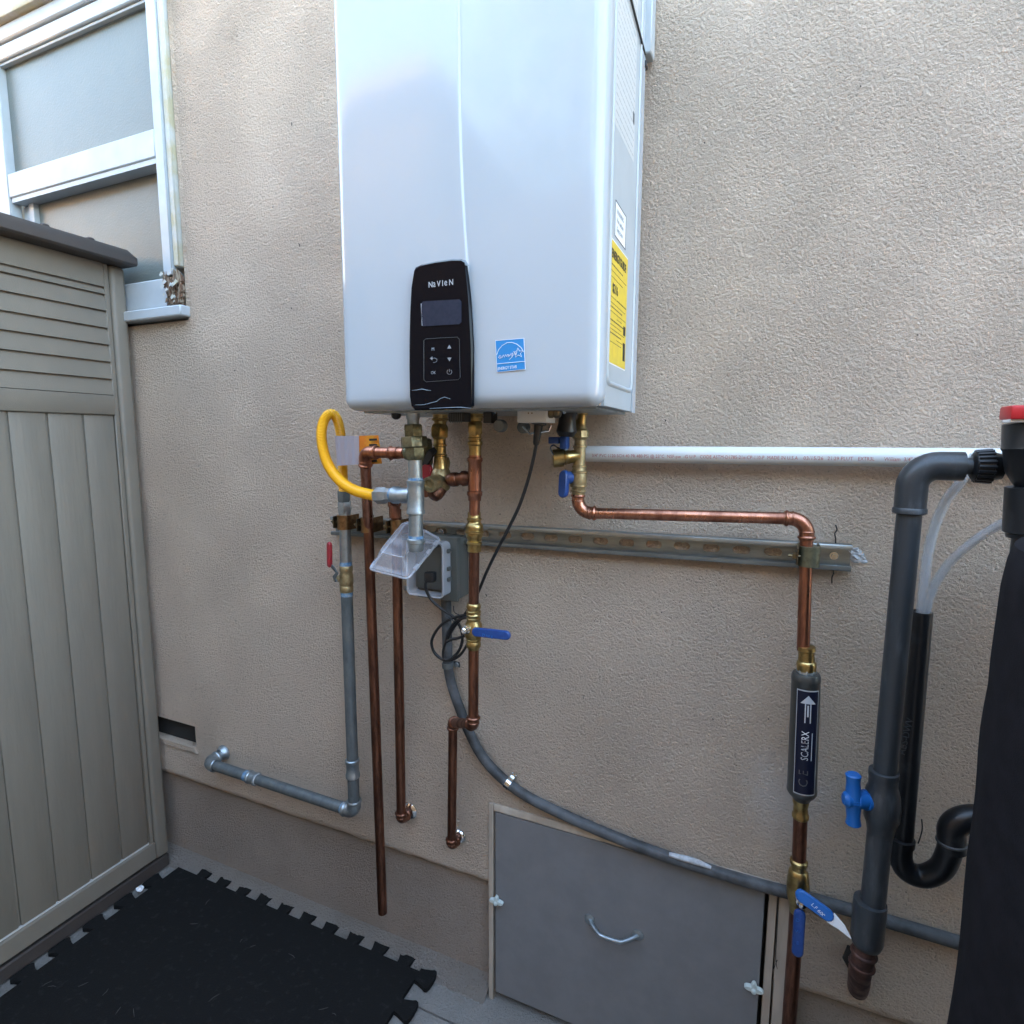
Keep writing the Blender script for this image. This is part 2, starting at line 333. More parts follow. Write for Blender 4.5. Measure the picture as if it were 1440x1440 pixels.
# ---- house
house = thing('house', 'beige stucco house wall with a white window, a dark vent and a low access door', 'house', (-.6, .15, 0))
ZL = .30      # lower lip of the stucco
X0, X1, Y0, Y1 = -6., 4., 0., .24
ZT = 3.75
WIN = (-2.22, -1.385, 1.605, 3.0)      # window opening x0 x1 z0 z1
VEN = (-1.80, -1.468, .405, .470)
DOOR = (-.522, .072, -.1, .494)
def wallmesh():
    xs = sorted({X0, X1, WIN[0], WIN[1], VEN[0], VEN[1], DOOR[0], DOOR[1]}); zs = sorted({ZL, ZT, WIN[2], WIN[3], VEN[2], VEN[3], DOOR[3]})
    def hole(x, z):
        for h in (WIN, VEN, DOOR):
            if h[0] < x < h[1] and h[2] < z < h[3]: return True
        return False
    bm = bmesh.new(); cache = {}
    def vt(x, z):
        if (x, z) not in cache: cache[(x, z)] = bm.verts.new((x, Y0, z))
        return cache[(x, z)]
    fs = []
    for i in range(len(xs)-1):
        for j in range(len(zs)-1):
            if not hole((xs[i]+xs[i+1])/2, (zs[j]+zs[j+1])/2):
                fs.append(bm.faces.new((vt(xs[i], zs[j]), vt(xs[i+1], zs[j]), vt(xs[i+1], zs[j+1]), vt(xs[i], zs[j+1]))))
    ext = bmesh.ops.extrude_face_region(bm, geom=fs)
    for v in [e for e in ext['geom'] if isinstance(e, bmesh.types.BMVert)]: v.co.y = Y1
    bm.verts.index_update(); mm = MB(); mm.add([v.co.copy() for v in bm.verts], [[v.index for v in f.verts] for f in bm.faces], False); bm.free(); return mm
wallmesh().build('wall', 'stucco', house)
# rounded lip along the foot of the stucco coat, a little wavy
def lip(x0, x1):
    m = MB(); n = int((x1-x0)/.02); ring = 9; vs = []
    for i in range(n+1):
        x = x0+(x1-x0)*i/n; wz = .006*noise.noise(V((x*5, 0, 3)))+.004*noise.noise(V((x*22, 0, 8))); wy = .002*noise.noise(V((x*30, 5, 0)))
        for k in range(ring):
            a = math.pi*k/(ring-1)
            vs.append((x, -.0012+.011-.011*math.cos(0) + (.011-.011*math.cos(a)) - .0005, ZL+.004-(.016+wz)*math.sin(a)*1. + (0 if 0 < k < ring-1 else .0)) if False else (x, -.0015+.0125*(1-math.cos(a))+wy*math.sin(a), ZL+.006-(.017+wz)*math.sin(a)))
    fs = [(i*ring+k, (i+1)*ring+k, (i+1)*ring+k+1, i*ring+k+1) for i in range(n) for k in range(ring-1)]
    m.add(vs, fs); return m
lip(X0, DOOR[0]).build('stucco_lip', 'stucco', house); lip(DOOR[1], X1).build('stucco_lip', 'stucco', house)
m = MB(); m.box((X0, .022, -.02), (DOOR[0], .26, ZL+.02)); m.box((DOOR[1], .022, -.02), (X1, .26, ZL+.02)); m.build('plinth', 'plinth_stucco', house)
m = MB(); m.box((X0, .26, -.02), (X1, .30, ZT)); m.build('inner_lining', 'dark_gap', house)
m = MB(); m.box((X0-.2, -.0, ZT+.002), (X1+.2, 5, ZT+.12)); m.build('roof_edge', 'roof_tile', house)
# rough mortar fillet where the wall meets the slab
def fillet(x0, x1, name='mortar_fillet'):
    m = MB(); n = int((x1-x0)/.006); k_ = 9; vs = []
    for i in range(n+1):
        x = x0+(x1-x0)*i/n
        for k in range(k_):
            t = k/(k_-1); y = -.028+.052*t; z = .002+.036*t**2.2
            q = noise.noise(V((x*45, t*4, 1)))*.5+noise.noise(V((x*120, t*9, 4)))*.4+noise.noise(V((x*11, t, 9)))*.7
            e = math.sin(math.pi*min(1, t*1.15+.02)); vs.append((x, y-.006*abs(q)*e, z+.0075*q*(.25+.75*e)))
        vs[-k_] = (x, vs[-k_][1]+.010*noise.noise(V((x*26, 0, 5))), -.003)
    fs = [(i*k_+k, (i+1)*k_+k, (i+1)*k_+k+1, i*k_+k+1) for i in range(n) for k in range(k_-1)]
    m.add(vs, fs); return m.build(name, 'rough_mortar', house)
fillet(-2.6, DOOR[0]-.004); fillet(DOOR[1]+.04, 1.4)
# vent: a shallow dark plate stands in for the shade inside the hole
m = MB(); m.box((VEN[0]+.001, .018, VEN[2]+.001), (VEN[1]-.001, .024, VEN[3]-.001)); v_ = m.build('vent', 'dark_gap', house)
m = MB()
m.prism([V((VEN[0], -.004, VEN[2]-.016)), V((VEN[1]+.006, -.004, VEN[2]-.016)), V((VEN[1]-.004, -.004, VEN[2]-.001)), V((VEN[0], -.004, VEN[2]-.001))], (0, 1, 0), .022); m.build('vent_sill', 'stucco', v_)

# ---- access door
Dn = MB(); x0, x1 = -.505, .048; Dn.bbox((x0, -.003, .022), (x1, .016, .474), .0015, 1); door = Dn.build('access_door', 'grey_door', house)
m = MB(); m.box((.0555, .006, 0), (.069, .04, .48)); m.build('door_jamb', 'beige_wood', house)
m = MB(); m.box((DOOR[0]+.002, .06, 0), (DOOR[1]-.001, .08, .486)); m.build('door_backing', 'dark_wood', house)
# beige head casing above the door, chipped along its foot
m = MB(); vs = []; n = 60
for i in range(n+1):
    x = DOOR[0]+.014+(DOOR[1]-DOOR[0]-.015)*i/n; h = .4765+.0012*noise.noise(V((x*18, 0, 2)))+.0008*noise.noise(V((x*60, 0, 5)))
    vs += [(x, .030, .4935), (x, -.0035, .4935), (x, -.005, .491), (x, -.005, h+.002), (x, -.003, h), (x, .030, h)]
m.add(vs, [(i*6+k, (i+1)*6+k, (i+1)*6+k+1, i*6+k+1) for i in range(n) for k in range(5)]+[(0, 1, 2, 3, 4, 5)]); m.build('door_head', 'beige_wood', house)
m = MB(); m.bbox((DOOR[0]+.0012, -.005, 0), (DOOR[0]+.0125, .03, .493), .001, 1); m.build('door_jamb', 'beige_wood', house)
# stucco casing strip right of the door
m = MB(); m.box((.073, -.004, .0), (.098, .03, .478)); m.build('door_casing', 'beige_wood', house)
m = MB(); m.box((.0975, -.002, .0), (.112, .03, .30)); m.build('casing_strip', 'plinth_stucco', house)
# door handle: bow handle with two flanged feet
a, b = W(829, 1293, -.004), W(897, 1315, -.004)
m = MB(); pts = []
for i in range(25):
    t = i/24; p = a.lerp(b, t); s = math.sin(math.pi*t); pts.append(V((p.x, -.006-.024*min(1, s*1.25), p.z-.005*s)))
m.tube(catmull([a+V((0, 0, 0)), ]+pts[2:-2]+[b], 2), .0044, 12); hd = m.build('handle', 'galvanized', door)
for p in (a, b):
    m = MB(); m.lathe(V((p.x, -.003, p.z)), (0, -1, 0), [(0, .0115), (.002, .0115), (.0035, .008), (.0042, .004)], 18); m.build('handle_flange', 'galvanized', hd)
for (px, py) in ((699, 1266), (1060, 1388)):
    p = W(px, py, -.006); m = MB()
    out = []
    for i in range(40):
        a_ = 2*math.pi*i/40; rr = .0065+.0105*abs(math.cos(a_))**8+(.0085*max(0, math.sin(a_))**8)
        out.append(p+V((rr*math.cos(a_), 0, rr*math.sin(a_)*.95)))
    m.prism(out, (0, -1, 0), .008, bev=.0012); m.lathe(p+V((0, -.008, -.001)), (0, -1, 0), [(0, .0045), (.003, .0045), (.0045, .003)], 12)
    m.build('turn_button', 'mint_plastic', door)

# ---- window
win = MB(); zs0, zs1 = 1.605, 2.9
xo, xi = -1.383, -1.440
win.bbox((xi, -.022, 1.715), (-1.408, .05, 3.0), .002, 1)
window = win.build('window', 'white_wood', house)
m = MB(); m.bbox((-1.407, -.017, 1.735), (-1.386, .05, 3.0), .003, 1); m.build('cream_casing', 'cream_wood', window)
# crumbled edge of the stucco beside the casing
m = MB(); vs = []; n = 160
for i in range(n+1):
    z = 1.62+1.3*i/n; q = .0035*noise.noise(V((0, 3, z*40)))+.003*noise.noise(V((0, 7, z*12)))
    vs += [(-1.387, -.003, z), (-1.3815+q, -.0065-q*.4, z), (-1.375+q, .001, z)]
m.add(vs, [(i*3+k, (i+1)*3+k, (i+1)*3+k+1, i*3+k+1) for i in range(n) for k in range(2)]); m.build('cracked_edge', 'stucco', window)
# sill: front nosing rises to the frame
m = MB(); m.bbox((-2.24, -.028, 1.612), (-1.378, .03, 1.638), .003, 1); m.build('sill', 'white_wood', window)
m = MB(); m.bbox((-2.2, -.010, 1.641), (-1.442, .06, 1.714), .003, 1); m.build('lower_rail', 'white_wood', window)
# rotten corner
m = MB(); rnd = random.Random(3)
m.bbox((-1.439, -.016, 1.641), (-1.392, .03, 1.714), .004, 1)
for i in range(60):
    x = rnd.uniform(-1.440, -1.384); z = rnd.uniform(1.640, 1.700); h = rnd.uniform(.010, .035); wd = rnd.uniform(.0015, .005); y = -.016-rnd.uniform(0, .010)
    m.add([(x-wd, y, z), (x+wd, y-.002, z+.002), (x+wd*.6, y-.001, z+h), (x-wd*.5, y+.001, z+h*.85), (x, .0, z+h*.4)], [(0, 1, 2, 3), (0, 4, 1), (1, 4, 2), (2, 4, 3), (3, 4, 0)], False)
m.build('rotten_corner', 'rotten_wood', window)
m = MB()
for i in range(16):
    x = rnd.uniform(-1.442, -1.385); z = rnd.uniform(1.642, 1.728); s_ = rnd.uniform(.004, .010); y = -.028-rnd.uniform(0, .004)
    m.add([(x-s_, y, z), (x, y-.003, z-s_*.6), (x+s_, y, z+s_*.2), (x+s_*.1, y-.001, z+s_)], [(0, 1, 2, 3)], False)
m.build('peeling_paint', 'cream_wood', window)
# upper sash (outer) and lower sash (set back)
m = MB(); m.bbox((-2.085, -.020, 2.003), (xi-.001, .012, 2.070), .003, 1); m.build('meeting_rail', 'white_wood', window)
m = MB(); m.box((-2.08, -.016, 1.990), (xi-.001, .032, 2.0025)); m.build('rail_underside', 'white_wood', window)
m = MB(); m.bbox((-2.15, -.020, 1.715), (-2.086, .012, 3.0), .003, 1); m.build('left_stile', 'white_wood', window)
m = MB(); m.bbox((-2.085, .014, 1.715), (-2.045, .04, 1.989), .002, 1); m.box((-2.043, .006, 1.715), (-2.020, .03, 1.989)); m.build('lower_sash_stile', 'white_wood', window)
m = MB(); m.bbox((-2.085, -.020, 2.372), (xi-.001, .012, 2.410), .003, 1); m.build('upper_rail', 'white_wood', window)
m = MB(); m.bbox((-2.085, -.012, 2.364), (xi-.001, .0, 2.3715), .001, 1); m.build('glazing_bead', 'white_wood', window)
m = MB(); m.bbox((-2.26, -.028, 2.411), (xi-.001, .03, 2.450), .004, 1); m.build('head_moulding', 'white_wood', window)
m = MB(); m.bbox((-2.30, -.045, 2.451), (-1.39, .03, 2.50), .006, 2); m.build('head_casing', 'cream_wood', window)
m = MB(); m.box((-2.084, .002, 2.071), (xi, .006, 2.363)); m.build('pane', 'frosted_glass', window)
m = MB(); m.box((-2.019, .020, 1.715), (xi, .024, 1.989)); m.build('pane', 'frosted_glass', window)
m = MB(); m.box((-2.2, .062, 1.65), (-1.39, .07, 3.0)); m.build('blind', 'cream_wood', window)

m = MB()
for P_ in ([(1094, 1243), (1094, 1280), (1092, 1320), (1091, 1352), (1097, 1372), (1106, 1388)], [(1093, 1350), (1088, 1362)]):
    m.tube(catmull([W(px, py, -.0045 if py < 1360 else -.002) for px, py in P_], 4), .0008, 5)
tag_ = m.build('crack', 'dark_gap', house)
mm_ = MB(); rnd = random.Random(17)
for px, py, L_ in ((410, 172, 5), (420, 342, 5), (409, 432, 3), (703, 722, 2), (683, 835, 4), (935, 590, 3), (1002, 1010, 3), (384, 290, 2), (330, 520, 2), (1290, 470, 2), (990, 200, 2), (1210, 120, 3), (820, 980, 2), (930, 860, 2), (1080, 1010, 2)):
    a_ = W(px, py, -.0022); b_ = W(px+rnd.uniform(-1, 1)*L_*.5, py+L_, -.0022); mm_.tube([a_, a_.lerp(b_, .5)+V((.0008, 0, 0)), b_], [.0005, .0011, .0004], 5)
sp_o = mm_.build('wall_specks', 'dark_gap', house); sp_o['kind'] = 'stuff'
# ================================================================== SHED
XS = -1.60
shed = thing('storage_shed', 'tan resin storage shed with louvred top, plank side and dark brown roof at left', 'shed', (-2.1, -.5, 0))
YR = -.015; YF = -1.25
m = MB(); m.box((-2.75, YF, .07), (XS-.012, YR-.02, 1.74)); m.build('body', 'shed_resin', shed)
m = MB(); m.bbox((XS-.03, YR-.040, .045), (XS+.002, YR, 1.752), .010, 4); m.build('corner_post', 'shed_resin', shed)
m = MB(); m.bbox((XS-.02, YR-.0545, .10), (XS-.004, YR-.0415, 1.752), .002, 1); m.build('edge_trim', 'shed_resin', shed)
yl, yr = YF, -.0695
def slat(z0, z1): m = MB(); m.add([(XS-.016, yl, z0), (XS-.002, yl, z0+.001), (XS-.008, yl, z1-.0035), (XS-.016, yl, z1-.0025), (XS-.016, yr, z0), (XS-.002, yr, z0+.001), (XS-.008, yr, z1-.0035), (XS-.016, yr, z1-.0025)],
        [(0, 1, 2, 3), (4, 7, 6, 5), (1, 5, 6, 2), (2, 6, 7, 3), (0, 4, 5, 1)], False); return m.build('slat', 'shed_resin', shed)
for z0, z1 in ((1.413, 1.455), (1.455, 1.500), (1.500, 1.544), (1.544, 1.587), (1.587, 1.631), (1.631, 1.673), (1.673, 1.691)): slat(z0, z1)
m = MB(); m.bbox((XS-.016, yl, 1.692), (XS-.004, yr, 1.752), .001, 1); m.build('top_rail', 'shed_resin', shed)
m = MB(); m.bbox((XS-.016, yl, 1.361), (XS+.000, yr, 1.4125), .0025, 2); m.build('middle_rail', 'shed_resin', shed)
gy = [-.0695, -.149, -.2305, -.312, -.3935, -.475, -.5565, -.638, -.7195, -.801, -.8825, -.964, -1.0455, -1.127, -1.2085]
for i in range(len(gy)-1):
    m = MB(); m.bbox((XS-.016, gy[i+1]+.0028, .110), (XS-.006, gy[i]-.0028, 1.360), .0022, 2); m.build('plank', 'shed_wood', shed)
m = MB(); m.bbox((XS-.018, yl, .052), (XS+.001, -.056, .1035), .002, 1); m.build('bottom_rail', 'shed_resin', shed)
m = MB(); m.box((XS-.016, yl, .1042), (XS-.0075, yr, .1095)); m.build('ledge_bead', 'pale_label', shed)
m = MB(); m.bbox((-2.75, YF, .004), (XS+.003, YR-.002, .044), .004, 1); m.build('base', 'shed_brown', shed)
# roof with a down-turned edge and shallow ribs
m = MB()
prof = [(XS-.05, 1.753), (XS+.045, 1.753), (XS+.050, 1.757), (XS+.050, 1.776), (XS+.040, 1.790), (XS-.4, 1.86), (-2.75, 1.90), (-2.75, 1.80)]
ys = [YR+.0-.004, YR-.018, YF]
ring = []
for y, k in ((YR+.003, .0), (YR-.016, 1.), (YF, 1.)):
    for (x, z) in prof:
        if k == 0.: ring.append((x, y, z if z < 1.776 else 1.772))
        else: ring.append((x, y, z))
np_ = len(prof); m.add(ring, [(j*np_+i, j*np_+(i+1) % np_, (j+1)*np_+(i+1) % np_, (j+1)*np_+i) for j in range(2) for i in range(np_)]+[tuple(range(np_))[::-1], tuple(2*np_+i for i in range(np_))], False)
roof = m.build('roof', 'shed_brown', shed)
for y in (-.115, -.215, -.315, -.415, -.515):
    m = MB(); m.bbox((XS-.3, y-.008, 1.789), (XS+.036, y+.008, 1.797), .003, 1); m.build('roof_rib', 'shed_brown', roof)

# ================================================================== MAT
def puzzle():
    A, B = V((-1.553, -.022)), V((-.700, -.022)); pts = []
    def tabs(p0, p1, n_, first, pitch, out, bulge=.012, neck=.016, head=.026, lg=.036):
        d = (p1-p0).normalized()
        res = [p0]
        for i in range(n_):
            c = p0+d*(first+pitch*i)
            j = random.uniform(-.001, .001)
            for s, h in ((-neck, 0), (-neck*1.05, .2), (-head*.85, .62), (-head*.98, .8), (-head*.9, .95), (-head*.6, 1.02), (0, 1.04), (head*.6, 1.02), (head*.9, .95), (head*.98, .8), (head*.85, .62), (neck*1.05, .2), (neck, 0)):
                res.append(c+d*(s+j)+out*(h*lg))
        return res
    pts += tabs(A, B, 10, A.x*-1-1.459, .0790, V((0, 1)))
    pts += [V((-.700, -.022))]
    # right side, towards the camera, first tab at the corner
    r_ = []
    for i in range(16):
        cy_ = -.030-.0790*i*1.05
        for s, h in ((.016, 0), (.017, .2), (.022, .62), (.0255, .8), (.0235, .95), (.015, 1.02), (0, 1.04), (-.015, 1.02), (-.0235, .95), (-.0255, .8), (-.022, .62), (-.017, .2), (-.016, 0)):
            r_.append(V((-.700+h*.042, cy_+s)))
    pts += r_
    pts += [V((-.700, -1.34)), V((-1.553, -1.34))]
    l_ = []
    for i in range(15):
        cy_ = -.088-.0805*i
        for s, h in ((.016, 0), (.017, .2), (.022, .62), (.0255, .8), (.0235, .95), (.015, 1.02), (-.015, 1.02), (-.0235, .95), (-.0255, .8), (-.022, .62), (-.017, .2), (-.016, 0)):
            l_.append(V((-1.553-h*.036, cy_+s)))
    pts += l_[::-1] if False else [p for p in reversed(l_)]
    return pts
bm = bmesh.new(); pts = puzzle(); pts = [p for i, p in enumerate(pts) if (p-pts[i-1]).length > 1e-4]
vs_ = [bm.verts.new((p.x, p.y, .0135)) for p in pts]; f_ = bm.faces.new(vs_); 
ex = bmesh.ops.extrude_face_region(bm, geom=[f_])
for v in [e for e in ex['geom'] if isinstance(e, bmesh.types.BMVert)]: v.co.z = .0025
bmesh.ops.triangulate(bm, faces=[f for f in bm.faces if len(f.verts) > 4]); bm.verts.index_update()
m = MB(); m.add([v.co.copy() for v in bm.verts], [[v.index for v in f.verts] for f in bm.faces], False); bm.free()
tag(m.build('rubber_mat', 'rubber_mat'), 'black rubber puzzle mat with dovetail edge tabs lying on the concrete', 'floor mat')
# scraps on the ground by the shed
def pebble(px, py, s, mat, label, cat, name, z=.014, grp=None):
    c = WZ(px, py, z); m = MB(); bm = bmesh.new(); bmesh.ops.create_icosphere(bm, subdivisions=2, radius=s)
    for v in bm.verts: v.co = c+V((v.co.x*1.2, v.co.y, v.co.z*.6+s*.5))*(1+.35*noise.noise(v.co*(1.4/s)))
    bm.verts.index_update(); m.add([v.co.copy() for v in bm.verts], [[v.index for v in f.verts] for f in bm.faces], False); bm.free()
    tag(m.build(name, mat), label, cat, grp)
pebble(197, 1252, .009, 'print_white', 'crumpled white paper scrap on the mat beside the shed base', 'paper scrap', 'paper_scrap')

rnd = random.Random(31)
mm_ = MB()
for i in range(16):
    x, y = rnd.uniform(-1.5, -.75), rnd.uniform(-.45, -.05); a = rnd.uniform(0, 3.14); L_ = rnd.uniform(.004, .012); d_ = V((math.cos(a), math.sin(a), 0))*L_; z_ = .0142
    mm_.tube([V((x, y, z_))-d_, V((x+rnd.uniform(-.002, .002), y+rnd.uniform(-.002, .002), z_+.0008)), V((x, y, z_))+d_], [.0003, .0006, .0003], 5)
o_ = tag(mm_.build('lint', 'lint'), 'scattered pale lint and grit on the black rubber mat', 'lint'); o_['kind'] = 'stuff'
# ================================================================== WATER HEATER
HF, HB = -.277, -.030; HX0, HX1 = -.671, -.215; HZ0, HZ1 = 1.345, 2.045
heater = thing('water_heater', 'glossy white wall-hung tankless water heater with black control panel', 'water heater', (-.438, -.15, 1.34))
# front cover: shell with rolled edges and a shallow crease above the display
RC = .020
def edge_samples(a, b, n, ne=9):
    e = [RC*(1-math.cos(math.pi/2*i/ne)) for i in range(ne)]
    mid = [RC+(b-a-2*RC)*i/n for i in range(n+1)]
    return [a+t for t in e]+[a+t for t in mid]+[b-t for t in reversed(e)]
def crease_x(z):
    t = max(0., min(1., (1.82-z)/.27)); return -.4335+.0125*t*t
xs = sorted(edge_samples(HX0, HX1, 110)+[-.4375+.0004*i for i in range(50)]); zs = edge_samples(HZ0+.003, HZ1, 60)
vs = []; nx = len(xs)
for z in zs:
    for x in xs:
        qx = max(0, RC-(x-HX0), RC-(HX1-x)); qz = max(0, RC-(z-HZ0-.003), RC-(HZ1-z)); sx = -1 if x < -.44 else 1; sz = -1 if z < 1.7 else 1
        if qx > 0 and qz > 0:
            k = max(qx, qz)/math.hypot(qx, qz); qx2, qz2 = qx*k, qz*k
        else: qx2, qz2 = qx, qz
        X = x - sx*(0 if qx == 0 else (qx-qx2)*1.0) if qx else x
        Z = z + (-sz)*(qz-qz2) if qz else z
        dep = RC-math.sqrt(max(0, RC*RC-qx2*qx2-qz2*qz2))
        # faint belly of the panel and the crease
        u = (x-HX0)/(HX1-HX0); c = crease_x(z); s = 1/(1+math.exp(max(-40, min(40, -(x-c)/.0007))))
        bel = .0035*(1-(2*u-1)**2)
        st = .0024*(1-s)*math.exp(-max(0, c-x)/.10) if z > 1.33 else 0
        edge_f = min(1, (x-HX0)/.03, (HX1-x)/.03, (z-HZ0)/.03)
        vs.append((X, HF+.003+dep-(bel+st)*max(0, edge_f), Z))
fs = [(j*nx+i, j*nx+i+1, (j+1)*nx+i+1, (j+1)*nx+i) for j in range(len(zs)-1) for i in range(nx-1)]
m = MB(); m.add(vs, fs)
# skirt back to the seam
loop = [i for i in range(nx)]+[(j+1)*nx-1 for j in range(1, len(zs))]+[(len(zs)-1)*nx+i for i in range(nx-2, -1, -1)]+[j*nx for j in range(len(zs)-2, 0, -1)]
base = len(m.v); m.v += [V((vs[i][0], -.243, vs[i][2])) for i in loop]
m.f += [(loop[k], loop[(k+1) % len(loop)], base+(k+1) % len(loop), base+k) for k in range(len(loop))]; m.sm += [True]*len(loop)
cover = m.build('front_cover', 'white_enamel', heater)
m = MB(); m.box((HX0+.0015, -.2425, HZ0+.005), (HX1-.0015, HB, HZ1-.002)); m.build('casing', 'side_enamel', heater)
# pressed panel on the right side: raised frame round a flat field
xp = HX1-.0012
def rrect(y0, y1, z0, z1, r, n=5):
    out = []
    for (cy_, cz_, a0) in ((y1-r, z0+r, -90), (y1-r, z1-r, 0), (y0+r, z1-r, 90), (y0+r, z0+r, 180)):
        for i in range(n+1): a = R(a0+90*i/n); out.append((cy_+r*math.cos(a), cz_+r*math.sin(a)))
    return out
o1 = rrect(-.236, -.060, 1.380, 2.02, .016); o2 = rrect(-.229, -.067, 1.388, 2.012, .011)
m = MB(); k = len(o1); o1b = rrect(-.2335, -.0625, 1.383, 2.017, .014)
m.add([(xp, y, z) for y, z in o1]+[(xp+.0025, y, z) for y, z in o1b]+[(xp+.0025, y*1.+(.0 if y > -.14 else .0), z) for y, z in rrect(-.231, -.065, 1.3855, 2.0145, .0125)]+[(xp+.0002, y, z) for y, z in o2],
      [(j*k+i, j*k+(i+1) % k, (j+1)*k+(i+1) % k, (j+1)*k+i) for j in range(3) for i in range(k)])
m.build('pressed_frame', 'side_enamel', heater)
m = MB(); m.box((HX1-.001, -.0595, 1.348), (HX1+.0012, -.034, 1.931)); m.build('rear_flange', 'white_enamel', heater)
# dark tube stands in for the shaded gap at the top bracket, running back down to the flange
a, b = WX(880, -10, HX1+.002), WX(900, 58, HX1+.002)
m = MB(); m.tube([V((HX1+.001, a.y, a.z+.02)), V((HX1+.001, -.040, 1.934))], .0018, 8); m.build('bracket_gap', 'black_rubber', heater)
m = MB(); m.bbox((HX1-.002, -.040, 1.916), (HX1+.004, -.026, 1.926), .001, 1); m.build('clip', 'black_rubber', heater)
m = MB(); m.bbox((HX1-.03, -.034, 1.94), (HX1+.010, -.004, 2.045), .002, 1); m.build('wall_bracket', 'side_enamel', heater)
m = MB(); m.bbox((HX0-.010, -.034, 1.94), (HX0+.03, -.004, 2.045), .002, 1); m.build('wall_bracket', 'side_enamel', heater)
m = MB(); m.box((-.64, -.029, 1.36), (-.24, -.003, 1.40)); m.build('lower_bracket', 'galvanized', heater)
# bottom plate with its small fittings
m = MB(); m.bbox((HX0+.016, -.235, 1.3455), (HX1-.016, -.036, 1.3498), .001, 1); m.build('bottom_plate', 'galvanized', heater)
FY = HF-.002
def wf(px, py, dy=0.): return W(px, py, FY+dy)
# control panel
outl = [(585, 381), (587, 377), (596, 373), (615, 369), (638, 366), (652, 366), (657, 369), (660, 392), (663, 420), (665, 450), (667, 490), (667, 530), (667, 560), (667, 571), (664, 574), (640, 576), (600, 577), (586, 577), (581, 572), (579, 560), (578, 520), (578, 480), (579, 440), (581, 405)]
m = MB(); m.prism([wf(x, y, -.003) for x, y in outl], (0, -1, 0), .007, smooth=False, bev=.0025); panel = m.build('control_panel', 'black_gloss', heater)
m = MB(); top = [(585, 379), (596, 371.5), (615, 367.5), (638, 364.5), (655, 366), (660, 374), (655, 373.5), (640, 372), (616, 375), (596, 379), (586, 384)]
m.prism([W(x, y, FY-.0085) for x, y in top], (0, -1, 0), .0012); m.build('panel_bezel', 'film', panel)
PY = FY-.0104
def quad(mat, name, parent, pts, dy=0., th=.0008, y=None):
    y = PY if y is None else y
    m = MB(); m.prism([W(px, py, y+dy) for px, py in pts], (0, -1, 0), th); return m.build(name, mat, parent)
quad('lcd', 'screen', panel, [(593, 427), (595, 424), (646, 421), (649, 424), (649, 453), (646, 456), (596, 459), (593, 456)])
quad('print_grey', 'screen_edge', panel, [(592.2, 427), (593.2, 427), (594.6, 458), (593.6, 458)])
def outline(parent, pts, y, r, mat, name, closed=True): m = MB(); m.tube([W(px, py, y) for px, py in pts], r, 5, closed=closed, cap=not closed); return m.build(name, mat, parent)
outline(panel, [(596, 479), (599, 476.5), (643, 474), (646, 477), (647, 531), (644, 534), (599, 537), (596, 534)], PY-.0002, .00035, 'print_dim', 'button_frame')
ex_, ez_ = (W(650, 396, PY)-W(602, 400, PY)).normalized(), (W(620, 380, PY)-W(620, 420, PY)).normalized()
UX = V((1, 0, 0)); UZ = V((0, 0, 1))
ltr = thing  # (no further empties inside the heater)
o0 = W(602.5, 404.5, PY); o1_ = W(637.5, 400.5, PY); wl = (o1_-o0).length; cw = wl/6.
for i, (ch, sz, bx) in enumerate((('N', .0118, 1.05), ('a', .0152, 1.0), ('V', .0118, 1.0), ('I', .0118, 1.), ('e', .0152, 1.0), ('N', .0118, 1.05))):
    adv = [0, 1.12, 2.12, 3.3, 3.85, 4.95][i]*cw
    text(ch, o0+UX*adv, UX, UZ, sz, 'print_grey', panel, 'lettering', sx=bx*(.84 if ch.isupper() else .74), bold=.00012 if ch.isupper() else 0)
def glyph(s, px, py, size, mat='print_grey'): return text(s, W(px, py, PY), UX, UZ, size, mat, panel, 'button_symbol', 'CENTER', sx=1.)
glyph('M', 609, 493, .0068, 'print_sym'); glyph('OK', 609.5, 526, .0062, 'print_sym')
quad('print_sym', 'button_symbol', panel, [(632, 485), (634.7, 490), (629.4, 490.3)]); quad('print_sym', 'button_symbol', panel, [(629.4, 503.2), (634.8, 503), (632.3, 508)])
outline(panel, [(606, 504), (612, 503.6), (614.5, 505.5), (614.3, 508), (612, 509.5), (609, 509.8)], PY, .0003, 'print_sym', 'button_symbol', False)
quad('print_sym', 'button_symbol', panel, [(605, 504), (608, 501.5), (608, 506.5)])
outline(panel, [(632+3.4*math.cos(R(a)), 523-3.4*math.sin(R(a))) for a in range(125, 416, 29)], PY, .0003, 'print_sym', 'button_symbol', False)
outline(panel, [(632, 519), (632, 523)], PY, .0003, 'print_sym', 'button_symbol', False)
# loose protective film: creases along the foot of the panel, their white reflections drawn as pale strips
for P_ in ([(579, 549), (586, 548.5), (593, 547), (600, 548.6), (606, 549)], [(584, 569.5), (597, 569), (606, 566.5), (614, 564.5), (619, 560.5), (625, 558.5), (633, 561)], [(604, 574.5), (625, 573.3), (648, 572.7), (662, 574)]):
    m = MB(); k9 = len(P_); m.tube([W(px, py, PY+.0001) for px, py in P_], [.00012+.00042*math.sin(math.pi*(i+.3)/k9) for i in range(k9)], 6); m.build('film_crease', 'film', panel)
outline(panel, [(577.5, 430), (577, 445), (578.5, 470)], FY-.004, .0006, 'film', 'film_crease', False)
